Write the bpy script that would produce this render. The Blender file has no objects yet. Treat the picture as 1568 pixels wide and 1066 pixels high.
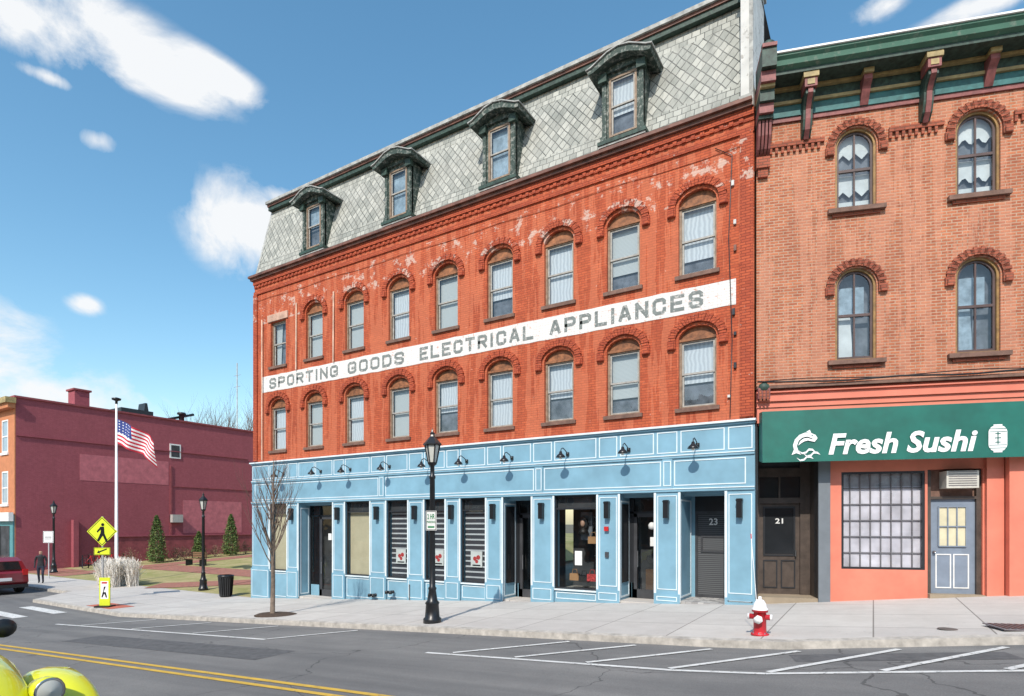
import bpy, math, random
from mathutils import Vector, Matrix
from mathutils.geometry import tessellate_polygon
random.seed(7)
R=random.random
def U(a,b): return a+(b-a)*random.random()
scene=bpy.context.scene
# ---------------------------------------------------------------- survey of the street
C_,S_=0.8511,0.5250          # yaw of the view relative to the facade
def fx(px,D=15.0):            # metres along the main facade (survey of the photo)
    u=(px-784)/897.0
    return D*(C_*u-S_)/(C_+S_*u)
def fz(px,py,D=15.0):
    return (803-py)/897.0*(-S_*fx(px,D)+C_*D)
def rs(px):                   # metres along the neighbour's (angled) facade
    u=(px-784)/897.0
    return (14.03*u-5.83)/(0.973+0.2307*u)
def rz(px,py):
    return (803-py)/897.0*(14.03-0.2307*rs(px))
def gz(x,y=0):
    if x>-2.4: z=-1.916+0.075*(min(x,40)+2.4)
    elif x>-22: z=-1.95+0.057*(x+3)
    else: z=-3.033
    if y>15 and x<-21.5:
        z+=0.045*(min(y,60)-15)*min(1,(-21.5-x)/1.5)
    return z
def kerb(x):
    if x>-1.2: return 10+0.331*(x+1.2)
    if x>-29: return 10.0
    if x>-31: return 10.0+2.0*(-29-x)/2
    return 12.0
def fac(x):
    return 15.0 if x<-2.4 else 15+0.3313*(x+2.4)
# ---------------------------------------------------------------- materials
def nmat(name):
    m=bpy.data.materials.new(name); m.use_nodes=True
    nt=m.node_tree; n=nt.nodes; l=nt.links
    return m,n,l,n['Principled BSDF']
def lin(c): return tuple(c)+(1.0,)
MC={}
def M(name,col,rough=.6,metal=0,var=.12,scale=2.5,bump=0,bscale=60,stretch=(1,1,1),spec=.5):
    if name in MC: return MC[name]
    m,n,l,b=nmat(name)
    tc=n.new('ShaderNodeTexCoord'); mp=n.new('ShaderNodeMapping'); mp.inputs['Scale'].default_value=stretch
    l.new(tc.outputs['Object'],mp.inputs['Vector'])
    no=n.new('ShaderNodeTexNoise'); no.inputs['Scale'].default_value=scale; no.inputs['Detail'].default_value=3; no.inputs['Roughness'].default_value=.65
    l.new(mp.outputs[0],no.inputs['Vector'])
    cr=n.new('ShaderNodeValToRGB')
    cr.color_ramp.elements[0].position=.3; cr.color_ramp.elements[1].position=.7
    cr.color_ramp.elements[0].color=lin([x*(1-var) for x in col]); cr.color_ramp.elements[1].color=lin([min(1,x*(1+var)) for x in col])
    l.new(no.outputs['Fac'],cr.inputs['Fac']); l.new(cr.outputs['Color'],b.inputs['Base Color'])
    b.inputs['Roughness'].default_value=rough; b.inputs['Metallic'].default_value=metal
    b.inputs['Specular IOR Level'].default_value=spec
    if bump:
        n2=n.new('ShaderNodeTexNoise'); n2.inputs['Scale'].default_value=bscale; n2.inputs['Detail'].default_value=1
        l.new(mp.outputs[0],n2.inputs['Vector'])
        bp=n.new('ShaderNodeBump'); bp.inputs['Strength'].default_value=bump; bp.inputs['Distance'].default_value=.02
        l.new(n2.outputs['Fac'],bp.inputs['Height']); l.new(bp.outputs[0],b.inputs['Normal'])
    MC[name]=m; return m
def mixn(n,l,fac,a,bb,mode='MIX'):
    x=n.new('ShaderNodeMix'); x.data_type='RGBA'; x.blend_type=mode
    for sock,v in ((x.inputs[0],fac),(x.inputs[6],a),(x.inputs[7],bb)):
        if hasattr(v,'is_linked'): l.new(v,sock)
        elif isinstance(v,(int,float)): sock.default_value=v
        else: sock.default_value=lin(v)
    return x.outputs[2]
def mth(n,l,op,a,b=None,c=None,clamp=False):
    x=n.new('ShaderNodeMath'); x.operation=op; x.use_clamp=clamp
    for i,v in enumerate((a,b,c)):
        if v is None: continue
        if hasattr(v,'is_linked'): l.new(v,x.inputs[i])
        else: x.inputs[i].default_value=v
    return x.outputs[0]
def noise(n,l,vec,scale,detail=4,rough=.6):
    x=n.new('ShaderNodeTexNoise'); x.inputs['Scale'].default_value=scale; x.inputs['Detail'].default_value=detail; x.inputs['Roughness'].default_value=rough
    l.new(vec,x.inputs['Vector']); return x.outputs['Fac']
def ramp(n,l,fac,p0,p1,c0=(0,0,0),c1=(1,1,1)):
    x=n.new('ShaderNodeValToRGB'); e=x.color_ramp.elements
    e[0].position=p0; e[1].position=p1; e[0].color=lin(c0); e[1].color=lin(c1)
    l.new(fac,x.inputs['Fac']); return x.outputs['Color']
def peel(name,base,under,scale,lo,hi,rough=.7):
    m,n,l,b=nmat(name); tc=n.new('ShaderNodeTexCoord'); o=tc.outputs['Object']
    f=noise(n,l,o,scale,5,.75)
    c=mixn(n,l,ramp(n,l,f,lo,hi),base,under)
    c=mixn(n,l,.5,c,ramp(n,l,noise(n,l,o,scale*.3,2,.6),.3,.7,(.6,.6,.6),(1.1,1.1,1.1)),'MULTIPLY')
    l.new(c,b.inputs['Base Color']); b.inputs['Roughness'].default_value=rough; MC[name]=m; return m
def brickmat(name,c1,c2,mortar,bw=.205,bh=.068,ms=.009,blotch=.25,patch=None,rough=.85,dark=(.1,.03,.02),darkamt=.35,pale=None,pt=.56):
    m,n,l,b=nmat(name)
    tc=n.new('ShaderNodeTexCoord'); sp=n.new('ShaderNodeSeparateXYZ'); l.new(tc.outputs['Object'],sp.inputs[0])
    cb=n.new('ShaderNodeCombineXYZ')
    ax=mth(n,l,'ADD',sp.outputs[0],sp.outputs[1])
    l.new(ax,cb.inputs[0]); l.new(sp.outputs[2],cb.inputs[1])
    br=n.new('ShaderNodeTexBrick'); l.new(cb.outputs[0],br.inputs['Vector'])
    br.inputs['Scale'].default_value=1; br.inputs['Brick Width'].default_value=bw; br.inputs['Row Height'].default_value=bh
    br.inputs['Mortar Size'].default_value=ms; br.inputs['Mortar Smooth'].default_value=.3; br.inputs['Bias'].default_value=0
    br.inputs['Color1'].default_value=lin(c1); br.inputs['Color2'].default_value=lin(c2); br.inputs['Mortar'].default_value=lin(mortar)
    o=tc.outputs['Object']
    nb=noise(n,l,o,.9,5,.7)
    col=mixn(n,l,mth(n,l,'MULTIPLY',ramp(n,l,nb,.42,.68),darkamt),br.outputs['Color'],dark)
    nb2=noise(n,l,o,5,3,.75)
    col=mixn(n,l,blotch,col,ramp(n,l,nb2,.3,.7,(.35,.35,.35),(1,1,1)),'MULTIPLY')
    mp=n.new('ShaderNodeMapping'); mp.inputs['Scale'].default_value=(3.2,3.2,.22); l.new(o,mp.inputs[0])
    ns=noise(n,l,mp.outputs[0],1,4,.7)
    col=mixn(n,l,mth(n,l,'MULTIPLY',ramp(n,l,ns,.52,.72),.3),col,dark)
    if pale: col=mixn(n,l,mth(n,l,'MULTIPLY',ramp(n,l,ns,.5,.3),.35),col,pale)
    if patch:
        z0,z1,pc=patch
        zz=sp.outputs[2]
        band=mth(n,l,'MULTIPLY',mth(n,l,'GREATER_THAN',zz,z0),mth(n,l,'LESS_THAN',zz,z1))
        np_=noise(n,l,o,2.3,5,.75)
        mk=mth(n,l,'MULTIPLY',ramp(n,l,np_,pt,pt+.05),band)
        col=mixn(n,l,mth(n,l,'MULTIPLY',mk,.55),col,pc)
        np2=noise(n,l,o,6.5,3,.8)
        col=mixn(n,l,mth(n,l,'MULTIPLY',ramp(n,l,np2,.67,.72),.45),col,pc)
    l.new(col,b.inputs['Base Color']); b.inputs['Roughness'].default_value=rough; b.inputs['Specular IOR Level'].default_value=.25
    bp=n.new('ShaderNodeBump'); bp.inputs['Strength'].default_value=.6; bp.inputs['Distance'].default_value=.012; bp.invert=True
    l.new(br.outputs['Fac'],bp.inputs['Height']); l.new(bp.outputs[0],b.inputs['Normal'])
    MC[name]=m; return m
def glassmat(name,tint=(.88,.92,.93),refl=.07):
    m,n,l,b=nmat(name); n.remove(b)
    out=n['Material Output']; t=n.new('ShaderNodeBsdfTransparent'); t.inputs[0].default_value=lin(tint)
    g=n.new('ShaderNodeBsdfGlossy'); g.inputs['Roughness'].default_value=.02; g.inputs[0].default_value=(1,1,1,1)
    tc=n.new('ShaderNodeTexCoord'); bp=n.new('ShaderNodeBump'); bp.inputs['Strength'].default_value=.3; bp.inputs['Distance'].default_value=.02
    l.new(noise(n,l,tc.outputs['Object'],2.2,1),bp.inputs['Height']); l.new(bp.outputs[0],g.inputs['Normal'])
    f=n.new('ShaderNodeLayerWeight'); f.inputs[0].default_value=.5
    fa=mth(n,l,'MULTIPLY_ADD',mth(n,l,'POWER',f.outputs['Facing'],4.0),.6,refl,clamp=True)
    mx=n.new('ShaderNodeMixShader'); l.new(fa,mx.inputs[0]); l.new(t.outputs[0],mx.inputs[1]); l.new(g.outputs[0],mx.inputs[2]); l.new(mx.outputs[0],out.inputs[0])
    MC[name]=m; return m
def stripemat(name,c1,c2,axis,scale,rough=.8,dist=None):
    m,n,l,b=nmat(name); tc=n.new('ShaderNodeTexCoord'); w=n.new('ShaderNodeTexWave'); w.wave_type='BANDS'; w.bands_direction=axis
    w.inputs['Scale'].default_value=scale; w.inputs['Distortion'].default_value=(5 if axis=='X' else 0) if dist is None else dist; w.inputs['Detail'].default_value=2
    l.new(tc.outputs['Object'],w.inputs[0]); l.new(mixn(n,l,w.outputs['Fac'],c1,c2),b.inputs['Base Color']); b.inputs['Roughness'].default_value=rough
    MC[name]=m; return m
# ---------------------------------------------------------------- mesh builder
class B:
    def __init__(s): s.v=[]; s.f=[]; s.m=[]; s.sm=[]; s.mats=[]; s.T=Matrix.Identity(4)
    def mi(s,m):
        if m not in s.mats: s.mats.append(m)
        return s.mats.index(m)
    def add(s,vs,fs,m,smooth=False):
        o=len(s.v); s.v+= [tuple(s.T@Vector(p)) for p in vs]; k=s.mi(m)
        for f in fs: s.f.append(tuple(i+o for i in f)); s.m.append(k); s.sm.append(smooth)
    def box(s,x0,x1,y0,y1,z0,z1,m):
        s.add([(x0,y0,z0),(x1,y0,z0),(x1,y1,z0),(x0,y1,z0),(x0,y0,z1),(x1,y0,z1),(x1,y1,z1),(x0,y1,z1)],
              [(0,3,2,1),(4,5,6,7),(0,1,5,4),(1,2,6,5),(2,3,7,6),(3,0,4,7)],m)
    def quad(s,a,b,c,d,m): s.add([a,b,c,d],[(0,1,2,3)],m)
    def plate(s,outer,holes,y0,th,m):
        loops=[outer]+holes
        P=[Vector((p[0],p[1],0)) for L in loops for p in L]
        tr=tessellate_polygon([[Vector((p[0],p[1],0)) for p in L] for L in loops])
        N=len(P); vs=[(p.x,y0,p.y) for p in P]+[(p.x,y0+th,p.y) for p in P]
        fs=[]
        for t in tr:
            a,b,c=[P[i] for i in t]
            ar=(b-a).cross(c-a).z
            if abs(ar)<1e-10: continue
            fs.append(tuple(t) if ar>0 else tuple(reversed(t)))
        o=0
        for k,L in enumerate(loops):
            n=len(L); ar=sum(L[i][0]*L[(i+1)%n][1]-L[(i+1)%n][0]*L[i][1] for i in range(n))
            for i in range(n):
                a,b=o+i,o+(i+1)%n
                q=(b,a,a+N,b+N)
                if (ar>0)!=(k==0): q=tuple(reversed(q))
                fs.append(q)
            o+=n
        s.add(vs,fs,m)
    def prism(s,pts,x0,x1,m):     # profile in (y,z) extruded along x
        n=len(pts); vs=[(x0,p[0],p[1]) for p in pts]+[(x1,p[0],p[1]) for p in pts]
        tr=tessellate_polygon([[Vector((p[0],p[1],0)) for p in pts]])
        fs=[tuple(t) for t in tr]+[tuple(i+n for i in reversed(t)) for t in tr]
        fs+=[(i,(i+1)%n,(i+1)%n+n,i+n) for i in range(n)]
        s.add(vs,fs,m)
    def lathe(s,cx,cy,cz,prof,m,n=12,smooth=True):
        vs=[];fs=[]
        for r,z in prof:
            for i in range(n):
                a=2*math.pi*(i+.5)/n; vs.append((cx+r*math.cos(a),cy+r*math.sin(a),cz+z))
        for k in range(len(prof)-1):
            for i in range(n):
                j=(i+1)%n; fs.append((k*n+i,k*n+j,(k+1)*n+j,(k+1)*n+i))
        s.add(vs,fs,m,smooth)
    def tube(s,pts,rad,m,n=6,smooth=True,cap=True):
        vs=[];fs=[];pts=[Vector(p) for p in pts]
        if not hasattr(rad,'__len__'): rad=[rad]*len(pts)
        up=Vector((0.31,0.17,.93))
        for k,p in enumerate(pts):
            d=(pts[min(k+1,len(pts)-1)]-pts[max(k-1,0)]).normalized()
            a=d.cross(up)
            if a.length<.15: a=d.cross(Vector((1,0,0)))
            a.normalize(); b=d.cross(a)
            for i in range(n):
                t=2*math.pi*i/n; vs.append(p+(a*math.cos(t)+b*math.sin(t))*rad[k])
        for k in range(len(pts)-1):
            for i in range(n):
                j=(i+1)%n; fs.append((k*n+i,k*n+j,(k+1)*n+j,(k+1)*n+i))
        if cap: fs.append(tuple(range(n))); fs.append(tuple(range(len(vs)-n,len(vs))))
        s.add([tuple(v) for v in vs],fs,m,smooth)
    def ell(s,c,r,m,n=16,k=10,zmin=-1):
        vs=[];fs=[]
        for j in range(k+1):
            t=-math.pi/2+math.pi*j/k
            for i in range(n):
                a=2*math.pi*i/n; vs.append((c[0]+r[0]*math.cos(t)*math.cos(a),c[1]+r[1]*math.cos(t)*math.sin(a),c[2]+r[2]*max(zmin,math.sin(t))))
        for j in range(k):
            for i in range(n):
                q=(i+1)%n; fs.append((j*n+i,j*n+q,(j+1)*n+q,(j+1)*n+i))
        s.add(vs,fs,m,True)
    def text(s,txt,x0,x1,z0,z1,y,m,shear=0,bold=0):
        cu=bpy.data.curves.new('t','FONT'); cu.body=txt; cu.shear=shear; cu.offset=bold; cu.resolution_u=3
        ob=bpy.data.objects.new('t',cu); scene.collection.objects.link(ob)
        dg=bpy.context.evaluated_depsgraph_get(); me=bpy.data.meshes.new_from_object(ob.evaluated_get(dg))
        vs=[v.co.copy() for v in me.vertices]; fs=[tuple(p.vertices) for p in me.polygons]
        bpy.data.objects.remove(ob); bpy.data.meshes.remove(me)
        ax=min(v.x for v in vs); bx=max(v.x for v in vs); ay=min(v.y for v in vs); by=max(v.y for v in vs)
        s.add([(x0+(v.x-ax)/(bx-ax)*(x1-x0),y,z0+(v.y-ay)/(by-ay)*(z1-z0)) for v in vs],fs,m)
    def frame(s,x0,x1,z0,z1,y,t,m,d=.012):
        s.box(x0,x1,y-d,y+.004,z0,z0+t,m); s.box(x0,x1,y-d,y+.004,z1-t,z1,m)
        s.box(x0,x0+t,y-d,y+.004,z0+t,z1-t,m); s.box(x1-t,x1,y-d,y+.004,z0+t,z1-t,m)
    def obj(s,name,parent=None,loc=(0,0,0),rz=0,bevel=0,scale=1):
        me=bpy.data.meshes.new(name); me.from_pydata(s.v,[],s.f); me.update()
        for m in s.mats: me.materials.append(m)
        me.polygons.foreach_set('material_index',s.m); me.polygons.foreach_set('use_smooth',s.sm)
        ob=bpy.data.objects.new(name,me); scene.collection.objects.link(ob)
        ob.location=loc; ob.rotation_euler=(0,0,rz); ob.scale=(scale,)*3
        if parent: ob.parent=parent
        if bevel:
            b=ob.modifiers.new('bevel','BEVEL'); b.width=bevel; b.segments=2; b.limit_method='ANGLE'
        return ob
def empty(name,loc=(0,0,0),rz=0):
    e=bpy.data.objects.new(name,None); scene.collection.objects.link(e); e.location=loc; e.rotation_euler=(0,0,rz); return e
def arch(xc,w,z0,zs,rise,n=12):
    p=[(xc-w/2,z0),(xc+w/2,z0)]
    for i in range(n+1):
        t=math.pi*i/n; p.append((xc+w/2*math.cos(t),zs+rise*math.sin(t)))
    return p
def rect(x0,x1,z0,z1): return [(x0,z0),(x1,z0),(x1,z1),(x0,z1)]
# block lettering used by the sign painter
GL={'S':[[(1,.76),(1,.86),(.8,1),(.2,1),(0,.86),(0,.66),(.2,.54),(.8,.46),(1,.34),(1,.14),(.8,0),(.2,0),(0,.14),(0,.24)]],
'P':[[(0,0),(0,1),(.8,1),(1,.86),(1,.6),(.8,.46),(0,.46)]],
'O':[[(.2,0),(0,.16),(0,.84),(.2,1),(.8,1),(1,.84),(1,.16),(.8,0),(.2,0)]],
'R':[[(0,0),(0,1),(.8,1),(1,.86),(1,.62),(.8,.48),(0,.48)],[(.5,.48),(1,0)]],
'T':[[(0,1),(1,1)],[(.5,1),(.5,0)]],'I':[[(.5,0),(.5,1)]],
'N':[[(0,0),(0,1)],[(0,1),(1,0)],[(1,0),(1,1)]],
'G':[[(1,.74),(1,.86),(.8,1),(.2,1),(0,.84),(0,.16),(.2,0),(.8,0),(1,.14),(1,.44),(.55,.44)]],
'D':[[(0,0),(0,1),(.75,1),(1,.8),(1,.2),(.75,0),(0,0)]],
'E':[[(1,0),(0,0),(0,1),(1,1)],[(0,.5),(.8,.5)]],'L':[[(0,1),(0,0),(1,0)]],
'C':[[(1,.74),(1,.86),(.8,1),(.2,1),(0,.84),(0,.16),(.2,0),(.8,0),(1,.14),(1,.26)]],
'A':[[(0,0),(.42,1),(.58,1),(1,0)],[(.16,.32),(.84,.32)]]}
def block_word(b,txt,x0,x1,z0,z1,y,m,t=.092):
    wd=[.32 if c=='I' else 1.0 for c in txt]; gap=.30; tot=sum(wd)+gap*(len(txt)-1); k=(x1-x0)/tot; x=x0; q=0
    for c,w in zip(txt,wd):
        W_=w*k; a0=x+t/2; a1=x+W_-t/2
        for pl in GL[c]:
            P=[Vector((a0+(a1-a0)*p[0] if c!='I' else x+W_/2, z0+t/2+(z1-z0-t)*p[1])) for p in pl]
            closed=(P[0]-P[-1]).length<1e-6 and len(P)>2
            n=len(P); L=[];Rr=[]
            for i in range(n):
                if closed: pi=P[i-1] if i>0 else P[-2]; pn=P[i+1] if i<n-1 else P[1]
                else: pi=P[i-1] if i>0 else None; pn=P[i+1] if i<n-1 else None
                d0=(P[i]-pi).normalized() if pi is not None else (pn-P[i]).normalized(); d1=(pn-P[i]).normalized() if pn is not None else d0
                n0=Vector((-d0.y,d0.x)); n1=Vector((-d1.y,d1.x)); mm=(n0+n1).normalized(); s_=1/max(.5,mm.dot(n0))
                L.append(P[i]+mm*s_*t/2); Rr.append(P[i]-mm*s_*t/2)
                if not closed and (i==0 or i==n-1):
                    sg_=-1 if i==0 else 1; dd=d0*sg_*t/2*(1 if c not in 'PRA' else .6)
                    L[-1]=L[-1]+dd; Rr[-1]=Rr[-1]+dd
            q+=1; yy=y-.0006*(q%3)
            vs=[(p.x,yy,p.y) for p in L]+[(p.x,yy,p.y) for p in Rr]
            b.add(vs,[(i+n,i+1+n,i+1,i) for i in range(n-1)],m)
        x+=W_+gap*k
# ---------------------------------------------------------------- shared materials
mBrick=brickmat('painted_orange_brick',(.58,.13,.055),(.47,.095,.042),(.36,.085,.045),patch=(8.15,9.3,(.66,.58,.50)),darkamt=.42,dark=(.27,.055,.03),pale=(.64,.21,.11),blotch=.4,pt=.555)
mBrickD=brickmat('hood_brick',(.54,.115,.05),(.40,.078,.038),(.24,.05,.03),darkamt=.4,dark=(.23,.05,.03),patch=(8.3,9.3,(.66,.58,.50)),pt=.53)
mBrick2=brickmat('old_brick',(.57,.195,.095),(.40,.12,.062),(.52,.34,.24),ms=.012,darkamt=.45,dark=(.28,.10,.06),pale=(.6,.28,.18),blotch=.42)
mBrick2D=brickmat('old_brick_arch',(.44,.13,.075),(.33,.09,.055),(.2,.09,.06),darkamt=.3)
mMaroon=brickmat('maroon_painted_brick',(.42,.115,.14),(.38,.10,.125),(.31,.085,.105),darkamt=.35,dark=(.27,.075,.09),blotch=.3)
mMaroonD=M('maroon_dark',(.26,.06,.07),.8,var=.25)
mTan=M('tan_brick_front',(.52,.2,.09),.85)
mWhite=M('white_paint',(.78,.78,.76),.6,var=.08)
mBlue=M('storefront_blue_paint',(.19,.355,.455),.5,var=.13,scale=1.2)
mTrim=M('white_trim_paint',(.66,.74,.77),.5,var=.08)
mBlack=M('black_iron_paint',(.012,.013,.015),.35,var=.2)
mBlackF=M('black_frame',(.02,.022,.026),.4,var=.2)
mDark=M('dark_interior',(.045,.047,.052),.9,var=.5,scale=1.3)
mBrownW=M('tan_window_frame',(.25,.175,.12),.6,var=.35,scale=8)
mSash=M('grey_sash',(.34,.32,.29),.6,var=.25,scale=8)
mFan=M('arch_filler_board',(.24,.095,.04),.7,var=.6,scale=6)
mSill=M('brown_sill',(.17,.095,.07),.8,var=.3,scale=6)
mGutter=M('brown_gutter',(.15,.065,.045),.6,var=.5,scale=3)
mGreenD=M('dark_green_trim',(.028,.055,.042),.6,var=.6,scale=9)
mDorm=peel('peeling_green_dormer_paint',(.035,.06,.048),(.27,.28,.25),9,.50,.62)
mGreyTrim=M('weathered_grey_trim',(.34,.34,.32),.7,var=.4,scale=5)
mParapet=peel('flaking_white_parapet',(.62,.61,.58),(.33,.31,.28),6,.56,.64,.8)
mTeal=M('teal_cornice_paint',(.03,.13,.13),.6,var=.3,scale=5)
mCornG=peel('green_cornice_paint',(.05,.15,.10),(.16,.22,.17),5,.55,.7,.55)
mOchre=M('ochre_cornice_paint',(.36,.27,.12),.6,var=.3,scale=6)
mRedC=M('oxblood_cornice_paint',(.22,.07,.065),.6,var=.35,scale=6)
mCoral=M('coral_paint',(.68,.20,.13),.6,var=.12,scale=1.5)
mGlass=glassmat('window_glass')
mGlassS=glassmat('shop_glass',(.82,.86,.86),.05)
mCurt=stripemat('lace_curtain',(.44,.46,.49),(.60,.62,.64),'X',3)
mBlind=stripemat('slatted_blind',(.34,.36,.36),(.52,.53,.52),'Z',9)
mSheer=M('blue_sheer_curtain',(.27,.34,.40),.9,var=.4,scale=4)
mShade=M('tan_paper_shade',(.56,.48,.33),.9,var=.08)
mDarkBack=M('dark_backing',(.12,.13,.15),.9,var=.6,scale=3)  # dark sheet standing in for unlit rooms; also backs the shop display
CUR=[mCurt,mCurt,mBlind,mSheer,mBlind,mSheer]
def slate():
    m,n,l,b=nmat('patterned_slate'); tc=n.new('ShaderNodeTexCoord'); sp=n.new('ShaderNodeSeparateXYZ'); l.new(tc.outputs['Object'],sp.inputs[0])
    cb=n.new('ShaderNodeCombineXYZ'); l.new(sp.outputs[0],cb.inputs[0]); l.new(sp.outputs[2],cb.inputs[1])
    def br(vec,off,w,h,ms):
        x=n.new('ShaderNodeTexBrick'); l.new(vec,x.inputs['Vector']); x.offset=off
        x.inputs['Scale'].default_value=1; x.inputs['Brick Width'].default_value=w; x.inputs['Row Height'].default_value=h; x.inputs['Mortar Size'].default_value=ms
        x.inputs['Mortar Smooth'].default_value=.4
        x.inputs['Color1'].default_value=(.44,.44,.395,1); x.inputs['Color2'].default_value=(.25,.26,.235,1); x.inputs['Mortar'].default_value=(.085,.09,.085,1)
        return x
    nj=n.new('ShaderNodeTexNoise'); nj.inputs['Scale'].default_value=2.5; nj.inputs['Detail'].default_value=2; l.new(cb.outputs[0],nj.inputs[0])
    vj=n.new('ShaderNodeVectorMath'); vj.operation='MULTIPLY_ADD'; l.new(nj.outputs['Color'],vj.inputs[0]); vj.inputs[1].default_value=(.07,.07,0); l.new(cb.outputs[0],vj.inputs[2])
    mp=n.new('ShaderNodeMapping'); mp.inputs['Rotation'].default_value=(0,0,math.radians(45)); mp.inputs['Scale'].default_value=(1.0,.8,1)
    l.new(vj.outputs[0],mp.inputs[0])
    a=br(mp.outputs[0],0,.19,.19,.013); c=br(vj.outputs[0],.5,.22,.18,.011)
    zz=sp.outputs[2]; band=mth(n,l,'MULTIPLY',mth(n,l,'GREATER_THAN',zz,10.85),mth(n,l,'LESS_THAN',zz,12.75))
    col=mixn(n,l,band,c.outputs[0],a.outputs[0])
    o=tc.outputs['Object']
    col=mixn(n,l,mth(n,l,'MULTIPLY',ramp(n,l,noise(n,l,o,1.1,4,.7),.38,.68),.4),col,(.46,.45,.41))
    mp2=n.new('ShaderNodeMapping'); mp2.inputs['Scale'].default_value=(3,3,.35); l.new(o,mp2.inputs[0])
    col=mixn(n,l,mth(n,l,'MULTIPLY',ramp(n,l,noise(n,l,mp2.outputs[0],1,4,.7),.5,.68),.5),col,(.17,.175,.16))
    l.new(col,b.inputs['Base Color']); b.inputs['Roughness'].default_value=.8; b.inputs['Specular IOR Level'].default_value=.3
    f=mixn(n,l,band,c.outputs['Fac'],a.outputs['Fac']); bp=n.new('ShaderNodeBump'); bp.invert=True; bp.inputs['Strength'].default_value=.7; bp.inputs['Distance'].default_value=.02
    l.new(f,bp.inputs['Height']); l.new(bp.outputs[0],b.inputs['Normal']); return m
mSlate=slate()
# ================================================================= GROUND
def grid_sheet(name,xs,yfs,dz,mat,parent=None):
    b=B(); vs=[];fs=[]
    for x in xs:
        for yf in yfs:
            y=yf(x) if callable(yf) else yf
            vs.append((x,y,gz(x,y)+dz))
    m=len(yfs)
    for i in range(len(xs)-1):
        for j in range(m-1):
            fs.append((i*m+j,(i+1)*m+j,(i+1)*m+j+1,i*m+j+1))
    b.add(vs,fs,mat)
    return b.obj(name,parent)
def frange(a,b,st):
    o=[];x=a
    while x<b-1e-6: o.append(x); x+=st
    o.append(b); return o
XS=sorted(set([-300,-150,-90,-70,-60,-50]+[round(v,3) for v in frange(-46,12,1.0)]+[-31,-29,-23,-22,-21.5,-2.4,-1.2,20,40,120,300]))
mGround=M('dry_earth',(.16,.13,.09),.95,var=.3,scale=.4,bump=.3,bscale=8)
grid_sheet('ground',[-3000,-800]+XS+[800,3000],[-3000,-600,-100,-20,-8,0,8,14,15,20,30,45,60,100,400,3000],-.26,mGround)
def asphalt():
    m,n,l,b=nmat('asphalt'); tc=n.new('ShaderNodeTexCoord'); o=tc.outputs['Object']
    mp=n.new('ShaderNodeMapping'); mp.inputs['Scale'].default_value=(.12,1.3,1); l.new(o,mp.inputs[0])
    c=ramp(n,l,noise(n,l,mp.outputs[0],1,4,.6),.3,.72,(.145,.144,.143),(.225,.22,.212))
    c=mixn(n,l,.6,c,ramp(n,l,noise(n,l,o,60,2,.8),.3,.7,(.6,.6,.6),(1.3,1.3,1.3)),'MULTIPLY')
    c=mixn(n,l,mth(n,l,'MULTIPLY',ramp(n,l,noise(n,l,o,.5,4,.7),.45,.7),.4),c,(.105,.105,.107))
    mp3=n.new('ShaderNodeMapping'); mp3.inputs['Scale'].default_value=(.05,.9,1); mp3.inputs['Location'].default_value=(3,2,0); l.new(o,mp3.inputs[0])
    c=mixn(n,l,mth(n,l,'MULTIPLY',ramp(n,l,noise(n,l,mp3.outputs[0],1.6,3,.5),.55,.68),.35),c,(.09,.09,.093))
    nd=n.new('ShaderNodeTexNoise'); nd.inputs['Scale'].default_value=.9; nd.inputs['Detail'].default_value=4; l.new(o,nd.inputs[0])
    ad=n.new('ShaderNodeVectorMath'); ad.operation='MULTIPLY_ADD'; l.new(nd.outputs['Color'],ad.inputs[0]); ad.inputs[1].default_value=(1.6,1.6,0); l.new(o,ad.inputs[2])
    vo=n.new('ShaderNodeTexVoronoi'); vo.feature='DISTANCE_TO_EDGE'; vo.inputs['Scale'].default_value=.26; l.new(ad.outputs[0],vo.inputs[0])
    cr=mth(n,l,'LESS_THAN',vo.outputs['Distance'],.004)
    c=mixn(n,l,mth(n,l,'MULTIPLY',cr,.6),c,(.05,.05,.05))
    l.new(c,b.inputs['Base Color']); b.inputs['Roughness'].default_value=.88; b.inputs['Specular IOR Level'].default_value=.3
    return m
mAsph=asphalt()
grid_sheet('road',XS,[-5.5,0,5,lambda x:kerb(x)+.05],-.13,mAsph)
def concrete(name,c0,c1,bw,bh,off=0,joint=(.16,.15,.14)):
    m,n,l,b=nmat(name); tc=n.new('ShaderNodeTexCoord'); o=tc.outputs['Object']
    br=n.new('ShaderNodeTexBrick'); br.offset=off; l.new(o,br.inputs[0]); br.inputs['Scale'].default_value=1
    br.inputs['Brick Width'].default_value=bw; br.inputs['Row Height'].default_value=bh; br.inputs['Mortar Size'].default_value=.012 if bw>.6 else .008
    br.inputs['Color1'].default_value=lin(c0); br.inputs['Color2'].default_value=lin(c1); br.inputs['Mortar'].default_value=lin(joint)
    c=mixn(n,l,.55,br.outputs[0],ramp(n,l,noise(n,l,o,1.6,5,.7),.3,.7,(.72,.71,.7),(1,1,1)),'MULTIPLY')
    c=mixn(n,l,mth(n,l,'MULTIPLY',ramp(n,l,noise(n,l,o,9,3,.8),.64,.69),.4),c,(.22,.21,.2))
    l.new(c,b.inputs['Base Color']); b.inputs['Roughness'].default_value=.9; b.inputs['Specular IOR Level'].default_value=.3; return m
mConc=concrete('sidewalk_concrete',(.58,.55,.51),(.51,.48,.45),1.55,1.66,0,(.25,.23,.21))
mKerb=M('kerb_stone',(.42,.39,.35),.85,var=.3,scale=5)
grid_sheet('sidewalk',XS,[lambda x:kerb(x)+.16,lambda x:(kerb(x)+fac(x))/2,lambda x:fac(x)+(0 if x<-21.6 else 2)],0,mConc)
bk=B(); m3=mKerb
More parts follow.
